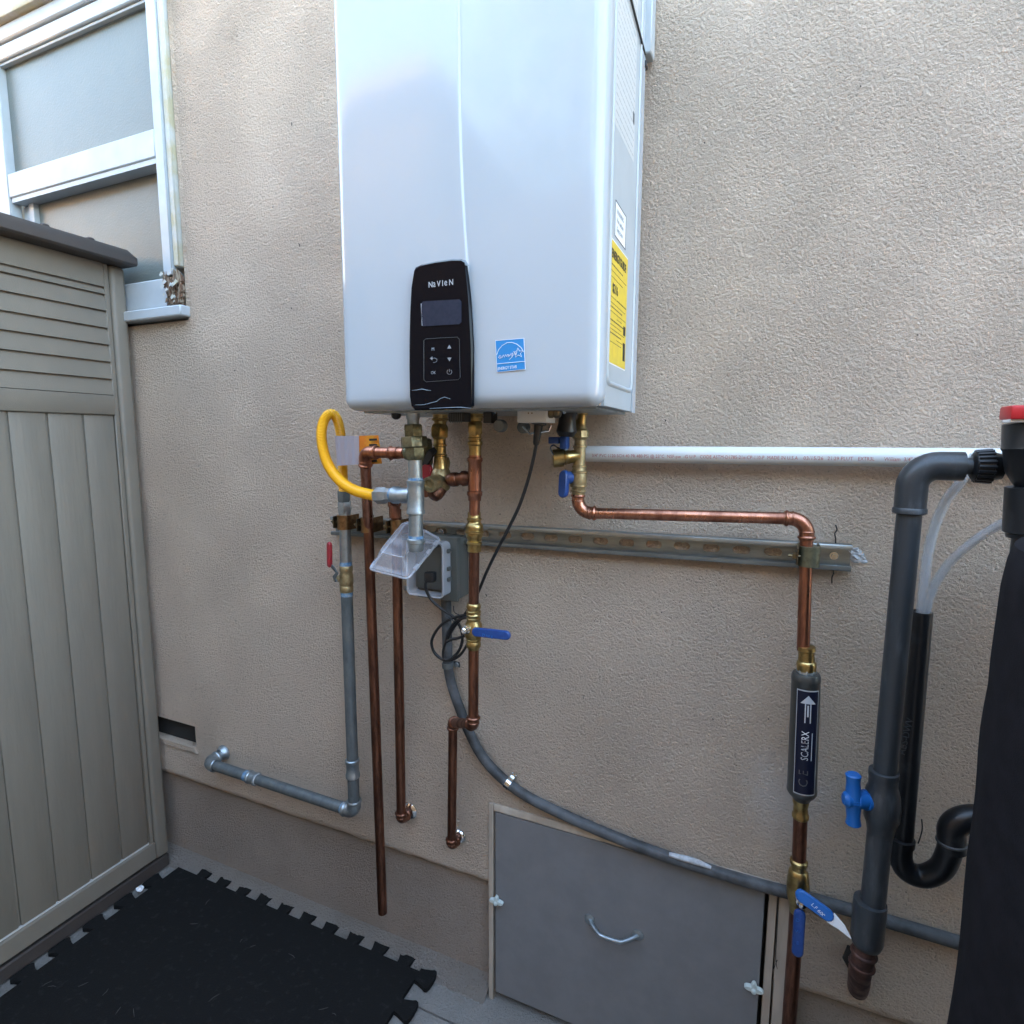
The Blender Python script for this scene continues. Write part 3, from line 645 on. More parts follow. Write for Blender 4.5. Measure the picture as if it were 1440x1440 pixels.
# blue efficiency sticker
SYk = HF-.0008
st = quad('print_blue', 'blue_sticker', cover, [(697, 479.5), (736.5, 476), (738.5, 519), (699.5, 523)], y=SYk, th=.0005)
outline(st, [(696.7, 479.2), (736.7, 475.7), (738.8, 519.3), (699.2, 523.3)], SYk-.0003, .0005, 'print_white', 'sticker_border')
text('ENERGY STAR', W(700, 520.6, SYk-.0006), UX*.998+UZ*.05, UZ, .0062, 'print_white', st, 'lettering', sx=.80)
outline(st, [(698.5, 511.8), (738, 508.2)], SYk-.0008, .0004, 'print_white', 'sticker_line', False)
outline(st, [(698.5, 499), (701, 492), (706, 486), (713, 482), (720, 481.6), (727, 484), (733, 489), (736.5, 495)], SYk-.0008, .00042, 'print_white', 'sticker_arc', False)
outline(st, [(701, 503), (703, 499.5), (705, 502), (702, 504), (706, 503), (708, 499), (709, 502.5), (711, 498.5), (712, 501.5), (714, 498.5), (716, 499), (714, 502), (717, 500), (719, 496.5), (719, 500), (721, 496), (720, 502), (716, 506), (719, 503), (722, 499), (724, 495.5), (724, 499.5), (727, 495)], SYk-.0008, .00038, 'print_white', 'sticker_script', False)
sp = []
for i in range(10):
    a_ = R(90+36*i+4); r_ = 7.2 if i % 2 == 0 else 3.1; sp.append((728.8+r_*math.cos(a_), 496.2-r_*math.sin(a_)))
outline(st, sp, SYk-.0009, .00045, 'print_white', 'sticker_star')
# labels on the side
SX = HX1-.0013
def sq(mat, name, parent, pts, dx=0., th=.0004): m = MB(); m.prism([WX(px, py, SX+dx) for px, py in pts], (1, 0, 0), th); return m.build(name, mat, parent)
ya, yb, za, zb = -.227, -.117, 1.415, 1.588
m = MB(); m.box((SX, ya-.002, za-.002), (SX+.0003, yb+.002, zb+.002)); wb = m.build('white_backing', 'print_white', heater)
m = MB(); m.box((SX+.0003, ya, za), (SX+.0007, yb, zb)); yl_ = m.build('yellow_label', 'label_yellow', heater)
SY_ = V((0, 1, 0)); lx = SX+.0008
text('ENERGYGUIDE', (lx, ya+.003, zb-.024), SY_, UZ, .0175, 'print_black', yl_, sx=.80, bold=.0003)
text('$216', (lx, ya+.012, za+.102), SY_, UZ, .019, 'print_black', yl_, sx=.9, bold=.0002)
rnd = random.Random(5)
for i in range(15):
    z = zb-.034-.0085*i if i < 5 else za+.092-.0062*(i-4)
    if z > za+.094 and z < za+.12: z = za+.094
    m = MB(); y_ = ya+.005; 
    if i % 5 == 3: y_ += .04
    while y_ < (yb-.012 if i % 2 else yb-.035):
        L_ = rnd.uniform(.004, .012); m.box((lx-.0001, y_, z), (lx+.0001, min(y_+L_, yb-.004), z+(.0008 if i % 3 else .0016))); y_ += L_+.002
    m.build('fine_print', 'print_black', yl_)
for z0, z1 in ((za+.052, za+.066), (za+.012, za+.040)):
    m = MB(); m.box((lx-.0001, yb-.020, z0), (lx+.0001, yb-.005, z1)); m.build('print_block', 'print_black', yl_)
fr = [(865, 298), (878.5, 318), (878.5, 351), (874, 343), (865, 328)]
yA, yB, zA, zB = -.206, -.137, 1.597, 1.640
def sideframe(parent, y0, y1, z0, z1, t, mat, name):
    m = MB()
    for (a, b) in (((y0, z0), (y1, z0+t)), ((y0, z1-t), (y1, z1)), ((y0, z0+t), (y0+t, z1-t)), ((y1-t, z0+t), (y1, z1-t))): m.box((SX, a[0], a[1]), (SX+.0003, b[0], b[1]))
    return m.build(name, mat, parent)
m = MB(); m.box((SX-.0002, -.206, 1.598), (SX-.00005, -.135, 1.648)); wl_ = m.build('warning_label', 'print_white', heater)
sideframe(wl_, -.206, -.135, 1.598, 1.648, .0012, 'print_black', 'label_frame')
for i in range(3): text(('WARNING', 'Hot surface', 'Keep clear')[i], (SX+.0002, -.196, 1.632-.012*i), SY_, UZ, .010, 'print_faint', wl_, sx=.9)
# large pale rating plate further up the side
m = MB(); m.box((SX-.0002, -.222, 1.745), (SX-.00005, -.092, 2.01)); rp = m.build('rating_plate', 'pale_label', heater)
for i in range(22):
    z = 1.752+.0115*i; m = MB(); y_ = -.216
    while y_ < -.10:
        L_ = rnd.uniform(.006, .02); m.box((SX, y_, z), (SX+.0001, min(y_+L_, -.097), z+.0016)); y_ += L_+.003
    m.build('fine_print', 'print_faint', rp)
m = MB(); m.box((SX, -.106, 1.800), (SX+.0002, -.096, 1.816)); m.build('print_block', 'print_dim', rp)

# fittings under the bottom plate
def underbox(px0, px1, py0, py1, y0, y1, mat, name, bev=.0015):
    a, b = W(px0, py0, y0), W(px1, py1, y0); m = MB(); m.bbox((a.x, y0, min(a.z, b.z)), (b.x, y1, max(a.z, b.z)), bev, 2); return m.build(name, mat, heater)
jb = underbox(727, 768, 570, 594, -.215, -.17, 'pale_label', 'junction_box')
for dx in (0, 5):
    for dz in (0, 6):
        m = MB(); m.lathe(W(743+dx, 575+dz, -.2152), (0, -1, 0), [(0, .0014), (.0006, .0012)], 8); m.build('screw', 'steel_dark', jb)
for px, py in ((557, 583), (775, 581), (783, 581)):
    stk(heater, 'knob', 'black_rubber' if px < 600 else 'steel_dark', (px, py-6), (px, py+7), [(py-6, 13), (py+2, 14), (py+5, 11), (py+7, 5)], -.20)
for px in (550, 567, 572, 600, 696, 793):
    stk(heater, 'screw', 'chrome', (px, 576), (px, 582), [(576, 5), (580, 6), (582, 3)], -.2, seg=10)
m = MB(); m.lathe(W(706, 599, -.19), (0, -1, 0), [(0, .0105), (.012, .0105), (.014, .009)], 24); m.build('condensate_plug', 'galvanized_dull', heater)
m = MB(); m.lathe(W(738, 601, -.15), (0, -1, 0), [(0, .0105), (.01, .0105), (.012, .009)], 24); m.build('condensate_plug', 'galvanized_dull', heater)
underbox(630, 653, 578, 593, -.205, -.18, 'black_rubber', 'wire_gland'); underbox(679, 691, 578, 595, -.205, -.18, 'black_rubber', 'wire_gland')
for i in range(7):
    m = MB(); p = W(633+i*2.6, 579, -.2055); m.box((p.x, p.y-.0004, p.z-.019), (p.x+.0009, p.y, p.z)); m.build('gland_rib', 'galvanized_dull', heater)
stk(heater, 'inlet_filter', 'black_rubber', (799, 576), (796, 614), [(576, 27), (580, 28), (584, 24), (596, 25), (607, 29), (611, 24), (614, 20)], -.13)
stk(heater, 'nipple', 'brass', (820, 576), (817, 596), [(576, 16), (582, 16), (583, 12), (596, 13)], -.10)
m = MB(); m.tube([W(735, 600, -.17), W(745, 610, -.17), W(772, 606, -.17), W(775, 598, -.17)], .0018, 8); m.build('drain_clip', 'chrome', heater)

# ================================================================== PLUMBING
YA = -.20      # gas train under the heater
# -- gas drip leg
gl = thing('gas_drip_leg', 'zinc gas drip leg with union, tee and knurled cap under the heater', 'gas fitting', W(585, 773, YA))
stk(gl, 'nipple', 'galvanized', (580, 572), (581.5, 602), [(572, 20), (588, 20), (590, 17), (602, 17)], YA)
stk(gl, 'union_hex', 'brass_green', (581, 597), (582, 615), [(597, 25), (599, 28), (613, 28), (615, 26)], YA, seg=6, ph=.5)
stk(gl, 'union_ring', 'brass_green', (582, 614), (583, 630), [(614, 36), (616, 38), (628, 38), (630, 34)], YA, seg=8, ph=.5)
stk(gl, 'union_hex', 'brass_green', (583, 629), (584, 647), [(629, 30), (631, 30), (640, 30), (644, 27), (647, 24)], YA, seg=6, ph=.5)
stk(gl, 'pipe', 'galvanized', (583.5, 645), (584.5, 682), [(645, 20), (682, 20)], YA)
stk(gl, 'pipe_dope', 'pipe_dope', (584.3, 673), (584.4, 676), [(672, 21), (676, 22)], YA)
stk(gl, 'tee', 'galvanized', (584.4, 675), (584.6, 723), [(675, 23), (676, 25.5), (679, 25.5), (681, 24), (686, 24), (700, 24.5), (716, 24), (718, 26), (722, 26), (723, 23)], YA)
stk(gl, 'tee_branch', 'galvanized', (579, 697), (553, 696), [(579, 24), (562, 22), (560, 25), (554, 25), (553, 20)], YA)
stk(gl, 'pipe_dope', 'pipe_dope', (554, 696), (550, 696), [(554, 20), (550, 20)], YA)
stk(gl, 'pipe', 'galvanized', (584.6, 722), (585, 760), [(722, 20), (760, 20)], YA)
stk(gl, 'pipe_dope', 'pipe_dope', (585, 753), (585, 758), [(753, 21), (758, 21.5)], YA)
stk(gl, 'cap', 'galvanized', (585, 757), (585, 775), [(757, 23), (758, 25), (763, 25), (764, 22.5), (773, 22), (775, 19)], YA)
# -- yellow hose
gh = thing('gas_hose', 'yellow coated corrugated gas hose looping between zinc tee and gas pipe', 'hose', W(484, 700, -.06))
path = [(531, 697.5, -.198), (518, 695, -.197), (500, 690, -.192), (484, 681, -.185), (470, 667, -.175), (460, 650, -.165), (454, 630, -.155), (452, 610, -.145), (455, 593, -.13), (462, 583, -.118), (469, 583, -.108), (475, 592, -.098), (479, 610, -.088), (481, 635, -.078), (482, 660, -.068), (483, 690, -.06)]
P3 = catmull([W(*p) for p in path], 16)
dense = [P3[0]]; acc = 0; step = .00085
for i in range(1, len(P3)):
    a, b = P3[i-1], P3[i]; L = (b-a).length; t = step-acc
    while t <= L: dense.append(a.lerp(b, t/L)); t += step
    acc = (acc+L) % step if L else acc
rr = [.0100+.00055*math.cos(2*math.pi*i/4) for i in range(len(dense))]
MB().tube(dense, rr, 18).build('corrugated_tube', 'yellow_coat', gh)
stk(gh, 'nut', 'galvanized', (528, 697), (545, 696.5), [(528, 20), (530, 24), (541, 24), (545, 20)], YA, seg=6, ph=.5)
stk(gh, 'nut', 'galvanized', (543, 696.5), (554, 696), [(543, 18), (545, 20), (552, 20), (554, 18)], YA, seg=6, ph=.5)
stk(gh, 'nut', 'galvanized_dull', (483.5, 688), (484, 706), [(688, 17), (690, 19), (703, 19), (706, 17)], -.055, seg=6, ph=.5)
# -- gas pipe
YG = -.053
gp = thing('gas_pipe', 'grey galvanized gas pipe with red lever valve running down and left into the wall', 'pipe', W(497, 1143, YG))
stk(gp, 'nut', 'galvanized', (484.5, 704), (484.8, 722), [(704, 18), (706, 20), (717, 20), (722, 18)], YG, seg=6, ph=.5)
r_ = .01335
gA, gB = W(485, 720, YG), W(498, 1138, YG); gB = V((gA.x*.2+gB.x*.8, YG, gB.z)); gC = W(293, 1080, YG); gC.z = W(300, 1082, YG).z
mid0, mid1 = gA.lerp(gB, (797-720)/418*.92), gA.lerp(gB, .262)
v0, v1 = W(486.5, 797, YG), W(487.5, 832, YG)
MB().tube([gA, v0], r_*.97, 20).build('pipe', 'galvanized', gp)
MB().tube([v1, gB+V((0, 0, .05))], r_, 20).build('pipe', 'galvanized_dull', gp)
stk(gp, 'pipe_dope', 'pipe_dope', (486.3, 790), (486.5, 797), [(790, 17.3), (797, 18)], YG); stk(gp, 'pipe_dope', 'pipe_dope', (487.5, 831), (487.7, 838), [(831, 18), (838, 17.2)], YG)
gv = stk(gp, 'valve_body', 'brass_cast', (486.5, 795), (487.5, 833), [(795, 17.5), (796, 19), (802, 19), (804, 17.5), (806, 18), (810, 20), (816, 20.5), (821, 20), (823, 18), (824, 19.5), (831, 19.5), (833, 17)], YG)
m = MB(); m.lathe(W(483, 813, YG), W(474, 814, YG-.012)-W(483, 813, YG), [(0, .008), (.014, .0075), (.016, .006), (.022, .0055)], 14); m.build('stem', 'brass_cast', gv)
def strip(m, pts, wd, th, nrm):       # flat bar along pts, wd wide, th thick; nrm: face normal
    pts = [V(p) for p in pts]; n = V(nrm).normalized(); vs = []
    for i, p in enumerate(pts):
        t = (pts[min(i+1, len(pts)-1)]-pts[max(i-1, 0)]).normalized(); s = t.cross(n).normalized(); w2 = wd[i] if isinstance(wd, (list, tuple)) else wd
        nn = s.cross(t).normalized()
        vs += [p+s*w2/2+nn*th/2, p-s*w2/2+nn*th/2, p-s*w2/2-nn*th/2, p+s*w2/2-nn*th/2]
    k = len(pts); m.add(vs, [(i*4+j, i*4+(j+1) % 4, (i+1)*4+(j+1) % 4, (i+1)*4+j) for i in range(k-1) for j in range(4)]+[(3, 2, 1, 0), tuple((k-1)*4+j for j in range(4))], False); return m
def grip(m, a, b, w0, th, nrm, n=7):   # rounded vinyl lever sleeve
    a, b = V(a), V(b); t = (b-a).normalized(); nn = V(nrm).normalized(); s = t.cross(nn).normalized(); L = (b-a).length; out = []
    for i in range(n): q = math.pi/2+math.pi*i/(n-1); out.append(a+t*(w0/2+w0/2*math.cos(q))+s*(w0/2*math.sin(q)))
    for i in range(n): q = -math.pi/2+math.pi*i/(n-1); out.append(b+t*(-w0/2+w0/2*math.cos(q))+s*(w0/2*math.sin(q)))
    k = len(out); c = (a+b)/2
    def sc_(f, o): return [c+(p-c)-( (p-c)-t*(p-c).dot(t) )*(1-f)-t*(p-c).dot(t)*(1-f)*.4+nn*o for p in out]
    rings = [sc_(.82, -th/2), sc_(1, -th*.22), sc_(1, th*.22), sc_(.82, th/2)]
    m.add([p for r0 in rings for p in r0], [(j*k+i, j*k+(i+1) % k, (j+1)*k+(i+1) % k, (j+1)*k+i) for j in range(3) for i in range(k)]+[tuple(range(k))[::-1], tuple(3*k+i for i in range(k))]); return m
m = MB(); strip(m, [W(473, 818, YG-.02), W(470, 812, YG-.022), W(474, 806, YG-.022), W(470, 800, YG-.022), W(464.5, 794, YG-.022)], [.012, .012, .009, .009, .008], .003, (-.5, -1, 0)); m.build('lever', 'galvanized_dull', gv)
m = MB(); grip(m, W(463.7, 798, YG-.022), W(463.2, 762, YG-.022), .0135, .008, (-.4, -1, 0)); m.build('lever_sleeve', 'red_vinyl', gv)
stk(gp, 'coupling', 'galvanized', (495.5, 1067), (496.3, 1093), [(1067, 18), (1068, 20.5), (1072, 20.5), (1074, 18), (1086, 18), (1088, 20.5), (1092, 20.5), (1093, 18)], YG)
gE = V((gB.x, YG, W(497, 1141, YG).z)); gL = V((W(293, 1080, YG).x, YG, gE.z+.005)); gW = V((gL.x, .01, gL.z+.004))
m = MB(); m.tube([gB+V((0, 0, .06)), gE+V((0, 0, .024))], r_, 18); m.build('pipe', 'galvanized_dull', gp)
for nm, (pa, pc, pb) in (('elbow', (gB, gE, gL)), ('elbow', (gE, gL, gW))):
    A = arc(pc, pa, pb, .017); da, db = (pa-pc).normalized(), (pb-pc).normalized(); m = MB(); m.tube([A[0]+da*.012]+A+[A[-1]+db*.012], r_+.003, 20)
    bead(m, A[0]+da*.010, da, r_+.003, .0018, .008); bead(m, A[-1]+db*.010, db, r_+.003, .0018, .008); m.build(nm, 'galvanized', gp)
hd_ = (gL-gE).normalized()
MB().tube([gE+hd_*.026, gL-hd_*.026], r_, 20).build('pipe', 'galvanized_dull', gp)
MB().lathe(gE+hd_*.028, hd_, [(0, r_+.0008), (.008, r_+.0008)], 20).build('pipe_dope', 'pipe_dope', gp)
q = gE.lerp(gL, .635); MB().lathe(q, hd_, [(0, r_+.001), (.001, r_+.0035), (.005, r_+.0035), (.007, r_+.0015), (.022, r_+.0015), (.024, r_+.0035), (.028, r_+.0035), (.029, r_+.001)], 20).build('coupling', 'galvanized', gp)
MB().lathe(q-hd_*.003, hd_, [(0, r_+.0009), (.006, r_+.0009)], 20).build('pipe_dope', 'grey_patch', gp); MB().lathe(q+hd_*.029, hd_, [(0, r_+.0008), (.012, r_+.0006)], 20).build('pipe_dope', 'pipe_dope', gp)
MB().tube([gL+V((0, .028, 0)), gW], r_, 18).build('pipe', 'galvanized', gp)
MB().lathe(V((gW.x, -.001, gW.z)), (0, -1, 0), [(0, .022), (.003, .022), (.012, .017), (.015, .0145)], 24).build('escutcheon', 'galvanized', gp)

# -- relief discharge pipe (hangs free) and its valve
YD = -.060
dp = thing('discharge_pipe', 'long bare copper discharge pipe hanging free with open end near the mat', 'pipe', W(538, 1283, YD))
dA, dC, dB = W(569, 637, -.12), W(513, 636, -.115), W(518, 742, -.062)
run(dp, [dA, dC, dB], .0111, 'copper', rb=.018)
eb = W(538, 1283, -.055); m = MB(); m.tube([dB, dB.lerp(eb, .5), eb], .0111, 20, cap=False); m.tube([eb, eb+(dB-eb)*.01], .0098, 20, cap=False); m.build('pipe', 'copper_dark', dp)
m = MB(); m.lathe(W(549, 637, -.118), W(569, 637, -.12)-W(549, 637, -.118), [(0, .0125), (.002, .0145), (.005, .0125), (.02, .0125)], 20); m.build('adapter', 'copper', dp)
rv = thing('relief_valve', 'brass relief valve with dark test lever and red grip behind the gas union', 'valve', W(600, 700, -.13))
stk(rv, 'body', 'brass_green', (572, 636), (598, 637), [(572, 22), (578, 24), (584, 30), (592, 28), (598, 20)], -.13)
stk(rv, 'cap', 'brass_green', (597, 616), (597, 660), [(616, 12), (618, 20), (626, 22), (632, 24), (650, 24), (656, 20), (660, 14)], -.128)
m = MB(); strip(m, [W(597, 655, -.15), W(602, 645, -.155), W(607, 636, -.155), W(613, 632, -.15)], [.010, .014, .014, .010], .005, (0, -1, .2)); m.build('test_lever', 'black_rubber', rv)
m = MB(); grip(m, W(601, 652, -.150), W(600, 680, -.150), .021, .010, (0, -1, 0)); m.build('red_grip', 'red_vinyl', rv)
# -- hot side service valve
YS = -.14
hv = thing('hot_service_valve', 'brass angled service valve with open round port left of the centre pipe', 'valve', W(617, 690, YS))
stk(hv, 'inlet', 'brass', (619, 574), (619, 600), [(574, 22), (584, 22), (585, 21), (591, 21), (593, 18), (600, 17)], YS)
stk(hv, 'nut', 'brass', (618.5, 596), (618, 618), [(596, 21), (599, 25), (602, 27), (614, 26), (618, 18)], YS, seg=6, ph=.5)
stk(hv, 'barrel', 'brass', (618, 616), (620, 662), [(616, 17), (640, 17), (650, 19), (660, 22)], YS)
stk(hv, 'bonnet', 'brass_cast', (625, 642), (617, 676), [(642, 13), (648, 20), (656, 21), (668, 24), (676, 22)], YS+.01)
stk(hv, 'body', 'brass_cast', (620, 656), (620, 692), [(656, 18), (662, 26), (670, 30), (680, 30), (688, 24), (692, 14)], YS)
a_, b_ = W(622, 674, YS-.002), W(603, 682, YS-.045); m = MB(); m.lathe(a_, b_-a_, [(0, .013), (.022, .0135), (.024, .0145), ((b_-a_).length, .0145), ((b_-a_).length, .010), ((b_-a_).length-.006, .0085), ((b_-a_).length-.008, .004)], 24, cap=True); m.build('drain_port', 'brass_cast', hv)
a_, b_ = W(622, 684, YS), W(608, 698, YS-.02); m = MB(); m.lathe(a_, b_-a_, [(0, .012), (.012, .015), (.02, .0155), ((b_-a_).length, .013), ((b_-a_).length+.003, .008)], 20); m.build('lower_cap', 'copper_dark', hv)

# -- centre copper line
YC = -.15
cp_ = thing('centre_water_pipe', 'copper pipe from the heater centre down past a blue lever, offset left into the wall', 'pipe', W(635, 1190, -.05))
stk(cp_, 'inlet', 'brass', (668, 574), (668, 592), [(574, 23), (583, 23), (584, 22), (592, 21)], YC)
stk(cp_, 'nut', 'brass', (668, 592), (668, 613), [(592, 18), (595, 22), (609, 22), (611, 20), (613, 19)], YC, seg=6, ph=.5)
stk(cp_, 'adapter', 'brass', (668, 611), (668, 642), [(611, 18), (620, 18), (621, 21.5), (625, 21.5), (627, 18), (634, 17.5), (642, 18)], YC)
stk(cp_, 'tee', 'copper', (668, 640), (667.5, 704), [(640, 18.5), (643, 18.5), (644, 22), (648, 22), (650, 19), (670, 19.5), (690, 19), (691, 22), (696, 22), (698, 19), (704, 18)], YC)
stk(cp_, 'tee_branch', 'copper_dark', (662, 672), (630, 675), [(662, 18), (657, 20), (655, 22), (651, 22), (650, 17.5), (644, 17.5), (643, 20), (637, 21), (632, 18), (630, 15)], YC)
pc0 = W(667.5, 702, YC); pc1 = W(666, 850, -.135)
MB().tube([pc0, W(667, 724, YC)], .0100, 20).build('pipe', 'copper', cp_)
stk(cp_, 'check_valve', 'brass', (667, 720), (667, 776), [(720, 17.5), (721, 18.5), (734, 18.5), (736, 21), (738, 24.5), (742, 25), (747, 24), (752, 25), (755, 23), (757, 20), (775, 19.5), (776, 17)], YC+.003)
MB().tube([W(667, 774, YC+.003), W(666, 852, YC+.005)], .0098, 20).build('pipe', 'copper_dark', cp_)
YV = YC+.005
vb = stk(cp_, 'valve_body', 'brass', (666, 848), (666, 913), [(848, 17), (849, 19), (853, 21), (857, 18), (862, 18), (864, 21), (868, 18), (873, 19), (877, 24), (884, 26), (893, 26), (897, 21), (901, 18), (904, 21), (908, 21), (911, 17.5), (913, 16)], YV)
m = MB(); m.lathe(W(659, 884, YV-.012), (-.15, -1, 0), [(0, .0085), (.008, .0085), (.009, .0065), (.016, .006), (.018, .004)], 14); m.build('stem_nut', 'chrome', vb)
m = MB(); grip(m, W(664, 888, YV-.030), W(718, 894, YV-.034), .0165, .008, (0, -1, .1)); gr = m.build('lever_sleeve', 'blue_vinyl', vb)
text('D W E', W(678, 894.5, YV-.0375), V((1, 0, -.1)), V((.1, 0, 1)), .0075, 'blue_plastic', gr)
pE0 = W(665, 1018, YV+.005); pE0 = V((W(665.5, 1018, YV).x, YV, W(665, 1018, YV).z)); pE1 = W(637, 1016, -.048); pE2 = W(635, 1189, -.036); pE3 = V((pE2.x, .01, pE2.z))
run(cp_, [W(666, 910, YV), pE0, pE1, pE2, pE3], .0099, 'copper_dark', 'copper_dark', rb=.011, sock=.010)
MB().lathe((pE3.x, -.001, pE3.z), (0, -1, 0), [(0, .018), (.002, .018), (.006, .015), (.008, .012)], 24).build('escutcheon', 'chrome', cp_)
for (px, py, yy, wd) in ((668, 586, YC, 22), (668, 617, YC, 19), (667, 730, YC, 20), (667, 748, YC, 25.5), (667, 764, YC, 20.5), (666, 860, YV, 19.5), (666, 870, YV, 19), (666, 899, YV, 20)):
    stk(cp_, 'pressed_ring', 'brass', (px, py-2), (px, py+2), [(py-2, wd-1), (py-1, wd+1.4), (py+1, wd+1.4), (py+2, wd-1)], yy)
for (px, py, wd) in ((619, 590, 22), (618.5, 626, 18), (619, 640, 18.5)):
    stk(hv, 'turned_ring', 'brass', (px, py-2), (px, py+2), [(py-2, wd-1), (py-1, wd+2), (py+1, wd+2), (py+2, wd-1)], YS)
# -- second copper drop behind the outlet cover
hp = thing('hot_drop_pipe', 'copper pipe dropping behind the clear outlet cover to a wall elbow', 'pipe', W(566, 1150, YD))
hA = W(552, 706, -.065); hE = W(563, 1152, -.036); hE.x = hE.x*.85+hA.x*.15
run(hp, [W(557, 716, -.060), hE, V((hE.x, .01, hE.z))], .0110, 'copper_dark', 'copper_dark', rb=.012, sock=.010)
stk(hp, 'coupling', 'copper', (554, 702), (555.5, 728), [(702, 14), (708, 19), (711, 19), (713, 16), (728, 16)], -.068)
m = MB(); m.tube(catmull([W(554, 709, -.068), W(557, 700, -.085), W(566, 694, -.10), W(585, 690, -.115), W(600, 692, -.12)], 5), .0108, 18); m.build('elbow', 'copper', hp)
MB().lathe((hE.x, -.001, hE.z), (0, -1, 0), [(0, .021), (.002, .021), (.006, .017), (.008, .013)], 24).build('escutcheon', 'chrome', hp)

# -- cold side: service valve, horizontal copper, clamp, conditioner, valve
YR_ = -.085
cv = thing('cold_service_valve', 'cast brass service valve with side relief cap and two dark blue handles', 'valve', W(815, 697, YR_))
stk(cv, 'nut', 'brass_cast', (816, 590), (816.5, 619), [(590, 14), (594, 17), (602, 17), (604, 20), (606, 24), (615, 24), (617, 19), (619, 17)], YR_, seg=8, ph=.5)
stk(cv, 'body', 'brass_cast', (816, 616), (813, 698), [(616, 16), (650, 17), (658, 18), (663, 21), (668, 23), (680, 23), (684, 21), (686, 19), (697, 18.5), (698, 16)], YR_)
a_, b_ = W(815, 641, YR_), W(777, 645, YR_-.02); L_ = (b_-a_).length
m = MB(); m.lathe(a_, b_-a_, [(0, .012), (L_*.35, .0115), (L_*.38, .0125), (L_*.5, .0125), (L_*.52, .0145), (L_*.6, .0135), (L_*.62, .0165), (L_*.98, .0165), (L_, .0145)], 24); m.build('relief_cap', 'brass', cv)
m = MB(); m.tube(catmull([W(778, 640, YR_-.042), W(774, 631, YR_-.03), W(778, 626, YR_-.02), W(785, 630, YR_-.01), W(800, 634, YR_)], 5), .0016, 8); m.build('test_ring', 'chrome', cv)
m = MB(); m.bbox(W(770.5, 624, YR_-.03), W(790, 614.5, YR_-.012), .002, 2); m.bbox(W(786, 632, YR_-.03), W(802, 612, YR_-.010), .004, 2); m.build('handle', 'blue_vinyl', cv)
m = MB(); grip(m, W(794, 661, YR_-.022), W(792, 700, YR_-.026), .0175, .012, (-.3, -1, 0)); m.lathe(W(806, 672, YR_), W(795, 671, YR_-.02)-W(806, 672, YR_), [(0, .012), (.014, .011), (.022, .009)], 16); m.build('handle', 'blue_vinyl', cv)
for (py, wd) in ((628, 18), (656, 19.5), (664, 23), (683, 22.5), (690, 20)):
    q_ = (py-616)/(698-616); px = 816-3*q_
    stk(cv, 'body_ring', 'brass_cast', (px, py-2), (px, py+2), [(py-2, wd-2), (py-1.2, wd+1.6), (py+1.2, wd+1.6), (py+2, wd-2)], YR_)
cd_ = thing('cold_supply_pipe', 'copper supply pipe turning right and down through a press elbow at the strut end', 'pipe', W(1125, 1200, -.06))
YP = -.06
e1 = V((W(812, 722, YR_).x, YR_, W(812, 721, YR_).z)); e2 = W(1135, 730, YP); e2.z = W(1120, 729, YP).z
pr = W(1112, 1440, YP); pd = V((W(1134, 850, YP).x, YP, W(1134, 915, YP).z))
run(cd_, [W(813, 697, YR_), e1, e2, pd], .0098, 'copper', 'copper', rb=.024, sock=.010)
for (py0, py1, mt) in ((780, 915, 'copper_dark'),):
    pass
stk(cd_, 'adapter', 'brass', (1134, 908), (1134, 942), [(908, 21), (909, 26), (914, 27), (916, 23), (929, 24), (931, 28), (935, 29), (942, 28)], YP)
stk(cd_, 'adapter', 'brass', (1126.5, 1118), (1125.5, 1152), [(1118, 26), (1128, 24), (1133, 21), (1143, 21), (1145, 24.5), (1149, 24.5), (1150, 21), (1152, 20)], YP)
MB().tube([W(1125.5, 1149, YP), W(1123.5, 1214, YP)], rad(1125, 1180, YP, 20.5), 20).build('pipe', 'copper_dark', cd_)
bv = stk(cd_, 'valve_body', 'brass', (1123.5, 1208), (1121, 1282), [(1208, 22), (1210, 26), (1214, 26), (1216, 22), (1222, 22), (1225, 28), (1229, 29), (1234, 31), (1244, 33), (1258, 32), (1266, 28), (1272, 24), (1282, 22)], YP)
m = MB(); m.lathe(W(1125, 1264, YP-.016), (.2, -1, 0), [(0, .0085), (.008, .0085), (.0095, .006), (.016, .006), (.0175, .004)], 12); m.build('stem_nut', 'chrome', bv)
m = MB(); grip(m, W(1119, 1254, YP-.028), W(1172, 1292, YP-.045), .020, .008, (.1, -1, .2)); h1 = m.build('lever_sleeve', 'blue_plastic', bv)
text('L.F 600', W(1140, 1272, YP-.043), V((.75, -.1, -.55)), V((.55, .0, .75)), .008, 'print_white', h1)
m = MB(); strip(m, [W(1168, 1290, YP-.045), W(1184, 1304, YP-.048), W(1197, 1320, YP-.05)], [.020, .012, .001], .001, (0, -1, .2)); m.build('paper_tag', 'print_white', h1)
m = MB(); grip(m, W(1125, 1279, YP-.028), W(1121, 1345, YP-.034), .018, .008, (0, -1, 0)); h2 = m.build('lever_sleeve', 'blue_vinyl', bv)
for i, ch in ((0, 'D'), (2, 'W'), (4, 'E')): text(ch, W(1121.5, 1296+i*8, YP-.0365), (1, 0, 0), (0, 0, 1), .008, 'blue_plastic', h2, align='CENTER')
MB().tube([W(1121, 1279, YP), V((W(1110, 1440, YP).x, YP, .003))], rad(1115, 1360, YP, 21), 20).build('pipe', 'copper_dark', cd_)
